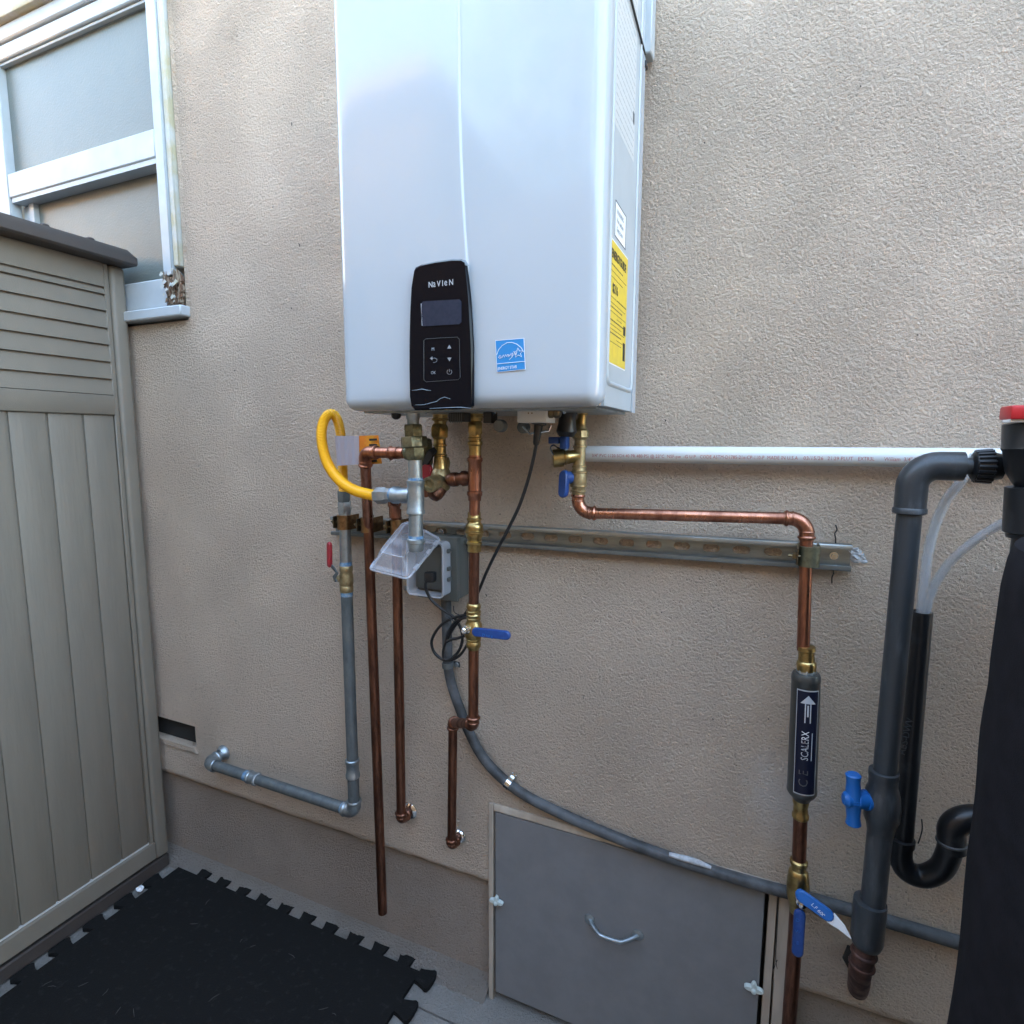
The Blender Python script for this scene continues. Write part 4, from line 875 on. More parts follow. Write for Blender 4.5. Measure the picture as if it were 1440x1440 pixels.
# -- conditioner cartridge
fc = thing('scale_filter', 'grey cylindrical scale filter cartridge with dark navy arrow label on right pipe', 'filter', W(1128, 1125, YP))
stk(fc, 'collar', 'galvanized', (1134, 936), (1133.8, 948), [(936, 24), (938, 28), (948, 30)], YP, seg=8)
fb = stk(fc, 'cartridge', 'filter_grey', (1133.8, 945), (1127, 1124), [(945, 30), (946, 38), (949, 41.5), (953, 42.5), (956, 42.5), (957, 41.5), (1106, 42.5), (1108, 43.5), (1112, 43.5), (1116, 38), (1121, 28), (1124, 25)], YP, seg=36)
ca, cb = W(1133.5, 965, YP), W(1127.8, 1106, YP); rc = rad(1131, 1030, YP, 42.8)+.0010
ax_ = (cb-ca).normalized(); view = (CAM-(ca+cb)/2); view -= ax_*view.dot(ax_); view.normalize(); side = ax_.cross(view).normalized()
if side.x < 0: side = -side
def onc(s, a, r=rc): return ca+(cb-ca)*s+view*math.cos(a)*r+side*math.sin(a)*r     # s along, a angle round from the viewer
def curved(a0, a1, s0, s1, r, name, mat, parent, n=10):
    m = MB(); vs = []
    for i in range(n+1): a = a0+(a1-a0)*i/n; vs += [onc(s0, a, r), onc(s1, a, r)]
    m.add(vs, [(2*i, 2*i+2, 2*i+3, 2*i+1) for i in range(n)]); return m.build(name, mat, parent, False)
OFF = .18
curved(OFF-.76, OFF+.74, -.012, 1.012, rc-.0002, 'label_border', 'print_faint', fc)
lb = curved(OFF-.70, OFF+.68, 0, 1, rc, 'navy_label', 'navy_label', fc)
def shape_on(parent, polys, name, mat):
    m = MB()
    for pl in polys: m.add([onc(s, a+OFF, rc+.0004) for s, a in pl], [tuple(range(len(pl)))], False)
    return m.build(name, mat, parent, False)
head = []
for i in range(-8, 8):
    a0_, a1_ = i*.06, (i+1)*.06; f0, f1 = abs(a0_)/.48, abs(a1_)/.48
    head.append([(.035+.08*f0, a0_), (.1155, a0_), (.1155, a1_), (.035+.08*f1, a1_)])
shape_on(lb, head+[[(.115, x0_), (.115, x0_+.07), (.30, x0_+.07), (.30, x0_)] for x0_ in (-.2, .13)]+[[(.13, -.05), (.13, .05), (.24, .05), (.24, -.05)]], 'arrow', 'print_grey')
def text_on(s, s0, size, a_off, mat, parent, sx=1.):      # reads upward along the cartridge
    cu = bpy.data.curves.new('t', 'FONT'); cu.body = s; cu.size = size; cu.resolution_u = 2; to = bpy.data.objects.new('t', cu); C.objects.link(to)
    dg = bpy.context.evaluated_depsgraph_get(); dg.update(); me = bpy.data.meshes.new_from_object(to.evaluated_get(dg)); bpy.data.objects.remove(to); L_ = (cb-ca).length; m = MB()
    m.add([onc(s0-v.co.x*sx/L_, OFF+a_off-v.co.y/rc, rc+.0005) for v in me.vertices], [list(p.vertices) for p in me.polygons], False); bpy.data.meshes.remove(me); m.build('lettering', mat, parent, False)
text_on('SCALE', .665, .0155, .12, 'print_grey', lb, .78); text_on('RX', .470, .0155, .12, 'print_white', lb, .78)
shape_on(lb, [[(.395, .30), (.395, .36), (.665, .36), (.665, .30)]], 'underline', 'print_grey')
text_on('C E', .93, .020, .16, 'print_dim', lb, 1.0)

# ---- strut channel with slotted back
stc = thing('strut_channel', 'long slotted steel strut channel fixed to the wall below the heater', 'channel', (-.39, -.01, 1.09))
sx0, sx1 = -.925, .142; szc = lambda x: 1.300-.2000+(x+.674)/(.814)*.0105; SH = .0215; SD = .021
def sp_(x, y, dz): return V((x, y, szc(x)+dz))
m = MB()
pitch = .0508; k0 = int((sx0+.431)/pitch)-1
slots = [-.4315+pitch*i for i in range(-10, 12) if sx0+.03 < -.4315+pitch*i < sx1-.045]
# web: for each cell a ring of faces round an obround hole
hw, hh = .0145, .0072
def web(yw):
    edges = [sx0]+[(slots[i]+slots[i+1])/2 for i in range(len(slots)-1)]+[sx1]
    for i, c in enumerate(slots):
        a, b = edges[i], edges[i+1]; H = []; O = []
        for j in range(16):
            an = 2*math.pi*(j+.5)/16; cx = (hw-hh)*(1 if math.cos(an) > 0 else -1)
            H.append((c+cx+hh*math.cos(an), hh*math.sin(an)))
            ca_, sa_ = math.cos(an), math.sin(an)
            # project onto the cell boundary
            tx = ((b-c) if ca_ > 0 else (c-a))/abs(ca_) if abs(ca_) > 1e-6 else 9; tz = SH/abs(sa_) if abs(sa_) > 1e-6 else 9
            t = min(tx, tz); O.append((c+ca_*t, sa_*t))
        # corners
        vs = [sp_(x, yw, z) for x, z in H]+[sp_(x, yw, z) for x, z in O]; fs = [(j, (j+1) % 16, 16+(j+1) % 16, 16+j) for j in range(16)]
        cors = [(b, SH), (a, SH), (a, -SH), (b, -SH)]; n0 = len(vs)
        for q_, (x, z) in enumerate(cors):
            vs.append(sp_(x, yw, z)); j = [1, 5, 9, 13][q_]
            best = None
            for j in range(16):
                p_, r2 = O[j], O[(j+1) % 16]
                onx = lambda pp: abs(abs(pp[1])-SH) < 1e-6
                if onx(p_) != onx(r2) and (p_[0]-c)*(x-c) >= -1e-9 and (r2[0]-c)*(x-c) >= -1e-9 and p_[1]*z > 0 and r2[1]*z > 0: best = j
            if best is not None: fs.append((16+best, 16+(best+1) % 16, n0+q_))
        m.add(vs, fs, False)
web(-.002); web(-.0042)
m.build('slotted_web', 'strut_steel', stc, False)
for s_, nm in ((1, 'top_flange'), (-1, 'bottom_flange')):
    m = MB(); vs = []; pr_ = [(-.002, SH), (-SD, SH), (-SD-.0008, SH-.0012), (-SD-.0008, SH-.0075), (-SD+.003, SH-.0085), (-SD+.004, SH-.0075), (-SD+.0015, SH-.0062), (-SD+.0015, SH-.0025), (-.002, SH-.0022)]
    n = 12; k = len(pr_)
    for i in range(n+1):
        x = sx0+(sx1-sx0)*i/n
        for y, z in pr_: vs.append(sp_(x, y, s_*z))
    m.add(vs, [(i*k+j, i*k+(j+1) % k, (i+1)*k+(j+1) % k, (i+1)*k+j) for i in range(n) for j in range(k)]+[tuple(range(k)), tuple(n*k+j for j in range(k))], False); m.build(nm, 'strut_steel', stc)
for px in (1173, 664, 600+20):
    p = W(px, 777 if px > 1000 else 741, -.005); p.z = szc(p.x); m = MB(); m.hexn(p, (0, -1, 0), .004, .0042); m.lathe(p+V((0, .0005, 0)), (0, -1, 0), [(0, .0065), (.001, .0065)], 16); m.build('bolt', 'chrome', stc)
# ---- clamps
def clamp(px, py, y, r_, name_l, mat, face=1):
    c = W(px, py, y); t = thing('pipe_clamp', name_l, 'clamp', c, 'pipe clamps on the strut channel')
    m = MB(); m.lathe(c-V((0, 0, .0165)), (0, 0, 1), [(0, r_+.001), (.0005, r_+.0032), (.0325, r_+.0032), (.033, r_+.001)], 24); 
    m.build('band', mat, t)
    for s_ in (-1, 1):
        m = MB(); m.box((c.x+s_*(r_+.0005), -.022, c.z-.0165), (c.x+s_*(r_+.0028), c.y+.002, c.z+.0165)); m.build('strap_leg', mat, t)
    m = MB(); e = c+V((-(r_+.004), -.006, 0)); m.prism([e+V((0, -.010, -.013)), e+V((0, .008, -.015)), e+V((0, .008, .015)), e+V((0, -.010, .013))], (-1, 0, 0), .002); m.build('ear', 'steel_dark', t)
    m = MB(); m.hexn(e+V((-.002, -.001, 0)), (-1, 0, 0), .006, .0065); m.tube([e+V((.004, -.001, 0)), e+V((-.014, -.001, 0))], .0022, 8); m.build('screw', 'steel_dark', t)
    return t
clamp(484.5, 734, -.053, .0136, 'bronze clamp gripping the grey gas pipe, leftmost on the strut', 'bronze')
clamp(516.5, 738, -.061, .0112, 'bronze clamp gripping the copper discharge pipe, second from left on the strut', 'bronze')
clamp(558, 741, -.059, .0112, 'bronze clamp on the copper drop above the clear outlet cover', 'bronze')
t = clamp(1138, 782, YP, .0125, 'shiny steel clamp gripping the right copper pipe at the strut end', 'brass_green')

# ---- white pvc pipe with print
pv = thing('condensate_pipe', 'white plastic pipe with red printing running right along the wall', 'pipe', W(1100, 640, -.024))
za_ = W(830, 638.5, -.024).z; 
pa, pb = W(812, 638, -.024), W(1300, 643.5, -.024); dv = (pb-pa).normalized(); pe = pa+dv*1.45
RP = rad(1000, 641, -.024, 25.5)
MB().tube([pa, pa.lerp(pe, .5), pe], RP, 28).build('pipe', 'pvc_white', pv)
nv = V((0, -1, 0)); nv -= dv*nv.dot(dv); nv.normalize(); up = dv.cross(nv); up = up if up.z > 0 else -up
def on_pipe(s, px, size, ang=.30, sx=1.):
    cu = bpy.data.curves.new('t', 'FONT'); cu.body = s; cu.size = size; cu.resolution_u = 2; to = bpy.data.objects.new('t', cu); C.objects.link(to)
    dg = bpy.context.evaluated_depsgraph_get(); dg.update(); me = bpy.data.meshes.new_from_object(to.evaluated_get(dg)); bpy.data.objects.remove(to)
    st_ = (W(px, 640, -.04)-pa).dot(dv); m = MB()
    m.add([pa+dv*(st_+v.co.x*sx)+nv*math.cos(-ang+v.co.y/RP)*(RP+.0002)+up*math.sin(-ang+v.co.y/RP)*(RP+.0002) for v in me.vertices], [list(p.vertices) for p in me.polygons], False)
    wd = max((v.co.x for v in me.vertices))*sx; bpy.data.meshes.remove(me); m.build('lettering', 'red_ink', pv, False); return wd
for s, px0, px1 in (('3/4" PVC 1120 SCH 40 PR 480 PSI @ 23°C  NSF-pw  -G U.P.', 832, 979), ('CODE ASTM-D1785-21e-CP-110-P  MADE IN U.S.A', 984, 1122), ('03/15/26', 1130, 1158), ('21:29 PLUT', 1164, 1200), ('EXTR3L', 1207, 1230), ('William  3/4" PVC', 1244, 1300)):
    target = ((W(px1, 640, -.04)-W(px0, 640, -.04)).length)
    cu = bpy.data.curves.new('t', 'FONT'); cu.body = s; cu.size = .0082; to = bpy.data.objects.new('t', cu); C.objects.link(to); bpy.context.view_layer.update(); wd = to.dimensions.x; bpy.data.objects.remove(to)
    on_pipe(s, px0, .0082, .36, target/wd)

# ---- electrical: conduit, box, cord
cn = thing('electrical_conduit', 'grey flexible conduit curving from outlet box down right across the wall', 'conduit', W(800, 1150, -.015))
cpts = [(627, 835, -.030), (628, 870, -.022), (629, 905, -.018), (630, 935, -.016), (635, 962, -.016), (645, 992, -.016), (660, 1030, -.016), (680, 1066, -.016), (708, 1096, -.016), (745, 1122, -.016), (800, 1149, -.016), (860, 1175, -.016), (920, 1198, -.016), (990, 1221, -.016), (1060, 1242, -.016), (1130, 1261, -.016), (1200, 1281, -.016), (1270, 1302, -.016), (1340, 1323, -.016), (1420, 1348, -.016)]
CR = rad(800, 1149, -.016, 15)
cp3 = catmull([W(*p) for p in cpts], 10)
MB().tube(cp3, CR, 16).build('conduit', 'conduit', cn)
pt = [W(px, py-4.5, -.0235) for px, py in ((941, 1205), (955, 1209), (970, 1213), (985, 1218), (1000, 1224))]
m = MB(); m.tube(catmull([V((p.x, -.0235, p.z-.001)) for p in pt], 4), [.0025+.0035*math.sin(math.pi*min(1, .1+.85*i/16)) for i in range(17)], 12); m.build('plaster_smear', 'grey_patch', cn)
for (px, py, lbl, sc1, mt) in ((629.5, 936, 'grey conduit strap with screw below the coiled cord', (643, 934), 'galvanized_dull'), (716, 1102, 'shiny steel conduit strap above the access door', (722, 1091), 'chrome')):
    p = W(px, py, -.016); i_ = min(range(len(cp3)), key=lambda i: (cp3[i]-p).length); d = (cp3[min(i_+1, len(cp3)-1)]-cp3[max(i_-1, 0)]).normalized(); p = cp3[i_]
    t = thing('conduit_strap', lbl, 'pipe strap', p, 'straps holding the grey conduit')
    m = MB(); m.lathe(p-d*.006, d, [(0, CR+.0004), (.0004, CR+.0022), (.0116, CR+.0022), (.012, CR+.0004)], 20); m.build('saddle', mt, t)
    q = W(*sc1, -.004); m = MB(); s_ = (q-V((p.x, q.y, p.z))).normalized(); m.prism([V((p.x, -.003, p.z))+s_*.008+d*.006, q+s_*.007+d*.006, q+s_*.007-d*.006, V((p.x, -.003, p.z))+s_*.008-d*.006], (0, -1, 0), .0015); m.build('foot', mt, t)
    m = MB(); m.hexn(q+V((0, -.001, 0)), (0, -1, 0), .005, .0055); m.build('screw', 'chrome' if mt == 'chrome' else 'galvanized', t)
ob = thing('outlet_box', 'grey weatherproof outlet box with its clear cover flipped open', 'outlet box', W(620, 840, -.04))
bx0, bx1 = W(592, 800, -.045).x, W(640, 800, -.062).x; bz0, bz1 = W(600, 838, -.05).z, W(640, 757, -.05).z
m = MB(); m.bbox((bx0, -.046, bz0), (bx1, -.001, bz1), .003, 2); m.build('body', 'grey_box', ob)
m = MB(); m.bbox((bx0-.003, -.056, bz0-.003), (bx1+.002, -.0465, bz1+.003), .002, 2); m.build('gasket_plate', 'grey_box', ob)
for (px, py) in ((655, 812), (572, 828)):
    p = W(px, py, -.004); m = MB(); m.bbox(p+V((-.010, 0, -.005)), p+V((.010, .003, .005)), .001, 1); m.hexn(p+V((0, 0, 0)), (0, -1, 0), .004, .0042); m.build('mounting_lug', 'galvanized', ob)
# clear cover base frame standing off the plate
fx0, fx1 = W(574, 820, -.085).x, W(624, 800, -.085).x; fz0, fz1 = W(600, 838, -.085).z, W(600, 762, -.085).z
fr_ = []
def rr2(x0, x1, z0, z1, r, y, n=5):
    out = []
    for (cx, cz, a0) in ((x1-r, z0+r, -90), (x1-r, z1-r, 0), (x0+r, z1-r, 90), (x0+r, z0+r, 180)):
        for i in range(n+1): a = R(a0+90*i/n); out.append(V((cx+r*math.cos(a), y, cz+r*math.sin(a))))
    return out
m = MB(); A1, A2 = rr2(fx0, fx1, fz0, fz1, .010, -.057), rr2(fx0, fx1, fz0, fz1, .010, -.088); B1 = rr2(fx0+.003, fx1-.003, fz0+.003, fz1-.003, .008, -.057); B2 = rr2(fx0+.003, fx1-.003, fz0+.003, fz1-.003, .008, -.088); k = len(A1)
m.add(A1+A2+B2+B1, [(j*k+i, j*k+(i+1) % k, ((j+1) % 4)*k+(i+1) % k, ((j+1) % 4)*k+i) for j in range(4) for i in range(k)]); m.build('clear_frame', 'clear_edge', ob)
m = MB(); m.tube(A2, .0016, 6, closed=True); m.build('clear_rim', 'clear_edge', ob)
m = MB(); m.bbox((fx0+.006, -.066, fz0+.010), (fx1-.006, -.0565, fz1-.012), .003, 2); rc_ = m.build('receptacle', 'grey_box', ob)
for q_ in (775, 800, 815): 
    p = W(629, q_, -.070); m = MB(); m.bbox(p+V((-.006, -.003, -.004)), p+V((.006, .010, .004)), .0015, 1); m.build('hinge_lug', 'grey_box', ob)
# flipped lid: shallow clear tray hanging out towards the viewer
n1, n2, f2, f1 = W(519, 799, -.205), W(573, 813, -.205), W(619, 757, -.092), W(572, 733, -.092)
un = (n2-n1).cross(f1-n1).normalized(); un = un if un.z > 0 else -un
def tray(ins, h):
    c = (n1+n2+f2+f1)/4; out = []; cor = [n1, n2, f2, f1]
    for i in range(4):
        p, a, b = cor[i], cor[i-1], cor[(i+1) % 4]; p2 = p+(c-p)*ins; A_ = p2+(a-p).normalized()*.009; B_ = p2+(b-p).normalized()*.009
        for q_ in range(5): t_ = q_/4; out.append((A_*(1-t_)**2+p2*2*t_*(1-t_)+B_*t_*t_)+un*h)
    return out
rings = [tray(-.02, -.006), tray(.0, .003), tray(.10, .004), tray(.14, .006), tray(.34, .026), tray(.40, .028)]
k = len(rings[0]); m = MB(); m.add([p for r0 in rings for p in r0], [(j*k+i, j*k+(i+1) % k, (j+1)*k+(i+1) % k, (j+1)*k+i) for j in range(5) for i in range(k)]+[tuple(5*k+i for i in range(k))]); lid = m.build('clear_lid', 'clear_plastic', ob)
m = MB(); m.tube(tray(0., -.002), .0026, 8, closed=True); m.build('lid_rim', 'clear_edge', lid)
m = MB(); m.tube(tray(.37, .027), .0008, 6, closed=True); m.build('lid_edge', 'clear_edge', lid)
for t_ in (.25, .62, .85):
    p = n2.lerp(f2, t_); d_ = (f2-n2).normalized(); m = MB(); m.lathe(p-d_*.008+un*.0, d_, [(0, .005), (.014, .005)], 12); m.lathe(p-d_*.010, d_, [(0, .002), (.002, .002)], 8); m.build('lid_hinge', 'clear_edge', lid)

# cord from the heater to the plug, with its coil
co = thing('power_cord', 'black power cord from heater looped in a coil and plugged into the box', 'cord', W(635, 927, -.09))
ck = [(757, 604, -.170), (754, 625, -.17), (749, 650, -.168), (741, 680, -.165), (730, 712, -.16), (714, 745, -.15), (700, 772, -.14), (684, 805, -.13), (670, 838, -.115), (655, 862, -.105), (640, 880, -.10), (630, 897, -.095), (624, 912, -.09), (624, 925, -.09), (631, 928, -.09), (644, 917, -.088), (650, 901, -.088), (648, 884, -.09), (638, 868, -.092), (622, 857, -.094), (608, 845, -.098), (600, 832, -.102), (598, 822, -.104), (601, 813, -.106)]
MB().tube(catmull([W(*p) for p in ck], 8), .0030, 10).build('cable', 'black_rubber', co)
ck2 = [(670, 863, -.112), (655, 865, -.106), (640, 868, -.10), (624, 876, -.097), (613, 888, -.095), (607, 902, -.093), (610, 916, -.092), (620, 926, -.091), (632, 928.5, -.088), (646, 922, -.085), (656, 908, -.085), (662, 893, -.092), (667, 884, -.10)]
MB().tube(catmull([W(*p) for p in ck2], 8), .0030, 10).build('cable_loop', 'black_rubber', co)
ck3 = [(668, 868, -.112), (652, 869, -.108), (640, 875, -.104), (631, 888, -.10), (627, 902, -.1), (636, 899, -.1), (648, 896, -.1), (662, 889, -.108)]
MB().tube(catmull([W(*p) for p in ck3], 8), .0029, 10).build('cable_loop', 'black_rubber', co)
m = MB(); m.tube(catmull([W(*p) for p in ((658, 868, -.104), (640, 862, -.1), (638, 852, -.098))], 5), .0009, 6); m.tube(catmull([W(*p) for p in ((628, 866, -.104), (640, 876, -.104), (637, 884, -.1))], 5), .0009, 6); m.build('cable_tie', 'black_rubber', co)
stk(co, 'strain_relief', 'black_rubber', (758, 594), (753.5, 626), [(594, 22), (597, 22), (598, 13), (606, 11.5), (612, 11), (620, 9.5), (622, 9.5), (626, 7)], -.17)
m = MB(); a_, b_ = W(596, 813, -.106), W(616, 808, -.085); m.bbox((a_.x, -.108, a_.z-.009), (b_.x, -.088, a_.z+.013), .004, 2); m.build('plug', 'black_rubber', co)

# ---- hanging tags on the hose
tg = thing('gas_hose_tag', 'crinkled clear and orange warning tag wrapped on the yellow hose', 'tag', W(480, 655, -.088))
p0, p1, p2, p3 = W(471, 613, -.100), W(504, 613, -.100), W(505, 653, -.100), W(474, 655, -.100)
m = MB(); vs = []; n = 14
for i in range(n+1):
    t_ = i/n; a, b = p0.lerp(p1, t_), p3.lerp(p2, t_); wv = .0016*math.sin(t_*21); vs += [a+V((0, wv, 0)), b+V((0, wv*.8, 0))]
m.add(vs, [(2*i, 2*i+2, 2*i+3, 2*i+1) for i in range(n)]); e = [v+V((0, .0006, 0)) for v in vs]; m.add(e, [(2*i, 2*i+1, 2*i+3, 2*i+2) for i in range(n)]); m.build('clear_flap', 'foil_tag', tg, False)
m = MB(); m.prism([W(504, 613, -.098), W(532, 612, -.086), W(537, 652, -.088), W(506, 654, -.098)], (0, 1, 0), .0006)
og = m.build('orange_flap', 'orange_tag', tg)
for i in range(5):
    m = MB(); m.prism([W(519, 617+i*7.5, -.0955), W(530, 616.5+i*7.5, -.0905), W(530.5, 619.5+i*7.5, -.0905), W(519.5, 620+i*7.5, -.0955)], (0, -1, 0), .0003); m.build('print', 'print_black', og)

# ---- wires and filler at the strut end
for P_, lb_ in ((((1175, 738), (1177, 745), (1174, 750), (1175, 757), (1175, 764)), 'short black wire end sticking up above the strut end'), (((1171, 798), (1172, 806), (1170, 812), (1170, 820)), 'short black wire end hanging below the strut end')):
    m = MB(); m.tube(catmull([W(px, py, -.006) for px, py in P_], 4), .0011, 6); tag(m.build('wire_end', 'black_rubber'), lb_, 'wire')
m = MB(); rnd = random.Random(11)
for px, py, s in ((1199, 776, .010), (1207, 784, .009), (1213, 788, .006), (1203, 787, .006)):
    c = W(px, py, .0); bm = bmesh.new(); bmesh.ops.create_icosphere(bm, subdivisions=3, radius=s)
    for v in bm.verts: v.co = c+V((v.co.x*1.3, v.co.y*.22, v.co.z*.75))*(1+.0*s)+V((0, 0, 0))+v.co*.5*noise.noise(v.co*200)
    bm.verts.index_update(); m.add([v.co.copy() for v in bm.verts], [[v.index for v in f.verts] for f in bm.faces]); bm.free()
tag(m.build('filler_blob', 'grey_patch'), 'whitish filler smeared on the wall right of the strut end', 'wall filler')

# ================================================================== RIGHT SIDE: grey pvc, trap, tubes, tank
YQ = -.10
gq = thing('grey_pool_pipe', 'thick dark grey plastic pipe with blue tee handle valve beside the black tank', 'pipe', W(1222, 1330, YQ))
el0 = V((W(1284, 664, YQ).x, YQ, W(1284, 655, YQ).z)); e_r = W(1372, 651, YQ); e_r.z = el0.z+.001
Rg = rad(1270, 850, YQ, 37)
A = arc(el0, el0-V((0, 0, 1)), e_r, .030); m = MB()
Ro = rad(1284, 680, YQ, 48)
m.tube([A[0]-V((0, 0, .036))]+A+[A[-1]+V((.028, 0, 0))], Ro, 28); m.lathe(A[0]-V((0, 0, .040)), (0, 0, 1), [(0, Ro-.002), (.002, Ro+.0015), (.008, Ro+.0015), (.010, Ro)], 28); m.build('elbow', 'pvc_grey', gq)
MB().tube([A[-1]+V((.02, 0, 0)), e_r], rad(1360, 652, YQ, 30), 24).build('pipe', 'pvc_grey', gq)
MB().tube([A[0]-V((0, 0, .03)), W(1243, 1100, YQ)], Rg, 28).build('pipe', 'pvc_grey', gq)
stk(gq, 'valve_body', 'pvc_grey', (1243, 1083), (1238, 1172), [(1083, 40), (1084, 44), (1090, 45), (1093, 43), (1104, 43), (1110, 48), (1118, 52), (1135, 54), (1150, 52), (1158, 44), (1172, 38)], YQ, seg=28)
m = MB(); a_, b_ = W(1232, 1126, YQ), W(1203, 1124, YQ-.015); L_ = (b_-a_).length; m.lathe(a_, b_-a_, [(0, .016), (L_*.55, .015), (L_*.56, .0135), (L_, .0135), (L_+.002, .011)], 20); vh = m.build('valve_stem', 'blue_plastic', gq)
m = MB(); c = W(1200, 1124, YQ-.016); 
for s_ in (1, -1):
    tip = W(1200, 1124-s_*36, YQ-.016); m.tube([c-(tip-c)*.05, c.lerp(tip, .35), c.lerp(tip, .7), c.lerp(tip, .95), tip], [.0135, .0105, .0095, .0110, .0085], 14)
m.tube([c, c+V((-.010, -.004, 0)), c+V((-.014, -.005, 0))], [.012, .012, .008], 14); m.build('tee_handle', 'blue_plastic', vh)
MB().tube([W(1238, 1165, YQ), W(1226, 1285, YQ)], rad(1232, 1220, YQ, 37), 28).build('pipe', 'pvc_grey', gq)
stk(gq, 'coupling', 'pvc_grey', (1224, 1266), (1218, 1330), [(1266, 40), (1267, 48), (1271, 49), (1320, 48), (1328, 42), (1330, 36)], YQ, seg=28)
m = MB(); m.tube(catmull([W(1217, 1322, YQ), W(1214, 1345, YQ), W(1210, 1362, YQ+.01), W(1208, 1380, YQ+.05), W(1206, 1390, YQ+.11)], 5), rad(1213, 1350, YQ, 34), 22); 
bead(m, W(1215, 1340, YQ), W(1217, 1322, YQ)-W(1214, 1345, YQ), rad(1213, 1350, YQ, 34), .003, .008); bead(m, W(1212, 1356, YQ+.004), W(1217, 1322, YQ)-W(1210, 1362, YQ), rad(1213, 1350, YQ, 34), .003, .008); m.build('wall_elbow', 'copper_old', gq)
m = MB(); m.tube([W(1196, 1330, .0), W(1194, 1348, .0), W(1196, 1362, .0)], [.005, .011, .004], 12); m.build('wall_gap', 'dark_gap', gq)
# union nut to the head
hdv = thing('filter_head_valve', 'black multiport filter head with red lever above the covered tank', 'valve', W(1430, 700, -.2))
m = MB(); c0, c1 = W(1366, 651, YQ), W(1409, 651, YQ); c0.z = c1.z = el0.z+.001; L_ = c1.x-c0.x; Rn = rad(1390, 651, YQ, 58)
m.lathe(c0, (1, 0, 0), [(0, Rn*.72), (.003, Rn*.92), (L_*.62, Rn), (L_*.66, Rn*.9), (L_, Rn*.8)], 36)
nn = m.build('union_nut', 'black_abs', hdv)
for i in range(20):
    a = 2*math.pi*i/20; m = MB(); o_ = c0+V((.004, math.cos(a)*Rn*.93, math.sin(a)*Rn*.93)); m.tube([o_, o_+V((L_*.55, math.cos(a)*Rn*.07, math.sin(a)*Rn*.07))], .0026, 6); m.build('grip_rib', 'black_abs', nn)
hx0 = W(1405, 620, -.14).x
stk(hdv, 'head_body', 'black_abs', (1462, 592), (1462, 690), [(592, 104), (594, 112), (625, 114), (628, 116), (632, 110), (660, 104), (676, 84), (690, 62)], -.14, seg=32)
stk(hdv, 'neck', 'black_abs', (1462, 684), (1458, 756), [(684, 92), (685, 104), (748, 104), (750, 94), (756, 92)], -.14, seg=32)
stk(hdv, 'neck_pipe', 'black_abs', (1458, 745), (1452, 800), [(745, 72), (800, 72)], -.14, seg=28)
m = MB(); a_, b_ = W(1414, 571, -.16), W(1500, 590, -.16); m.bbox((a_.x, -.18, b_.z), (b_.x, -.14, a_.z), .003, 2); m.build('red_lever', 'red_plastic', hdv)
m = MB(); a_, b_ = W(1416, 589, -.165), W(1438, 594, -.165); m.bbox((a_.x, -.175, b_.z), (b_.x, -.15, a_.z), .001, 1); m.build('lever_stop', 'print_white', hdv)
# tank under a black cover
TY = -.27; tl = W(1395, 930, TY); tr = .24
vd = (tl-CAM); vd.z = 0; vd.normalize(); rt = V((vd.y, -vd.x, 0)); tc = tl+rt*tr; tz = W(1405, 790, TY).z+.035
m = MB(); seg = 64; prof = [(0.003, 1.10), (.25, 1.055), (.5, 1.03), (.8, 1.012), (1.02, .99), (tz-.055, .998), (tz-.030, .992), (tz-.012, .97), (tz-.003, .91), (tz+.003, .82), (tz+.007, .65), (tz+.009, .45), (tz+.010, .1)]
vs = []; zz = []
for i in range(len(prof)-1):
    n_ = 8 if prof[i+1][0]-prof[i][0] > .1 else 2
    for j in range(n_): t_ = j/n_; zz.append((prof[i][0]*(1-t_)+prof[i+1][0]*t_, prof[i][1]*(1-t_)+prof[i+1][1]*t_))
zz.append(prof[-1])
for z, f in zz:
    for k_ in range(seg):
        a = 2*math.pi*k_/seg; wv = .006*noise.noise(V((math.cos(a)*3, math.sin(a)*3, z*2.5)))+.004*noise.noise(V((math.cos(a)*7, math.sin(a)*7, z*9+a)))
        vs.append((tc.x+math.cos(a)*(tr*f+wv*min(1, f)), tc.y+math.sin(a)*(tr*f+wv*min(1, f)), z))
m.add(vs, [(i*seg+k_, i*seg+(k_+1) % seg, (i+1)*seg+(k_+1) % seg, (i+1)*seg+k_) for i in range(len(zz)-1) for k_ in range(seg)]+[tuple((len(zz)-1)*seg+k_ for k_ in range(seg))])
tk = thing('covered_tank', 'tall tank under a dark black fabric cover cut off by the right edge', 'tank', (tc.x, tc.y, 0))
m.build('fabric_cover', 'black_fabric', tk)
for dz in (.030, .037):
    m = MB(); rr_ = [tc+V((math.cos(2*math.pi*i/48)*tr*(.955 if dz < .035 else .94), math.sin(2*math.pi*i/48)*tr*(.955 if dz < .035 else .94), 0)) for i in range(48)]
    m.tube([V((p.x, p.y, tz-dz+(.024 if dz > .035 else .012))) for p in rr_], .0016, 5, closed=True); m.build('cover_seam', 'black_fabric', tk)

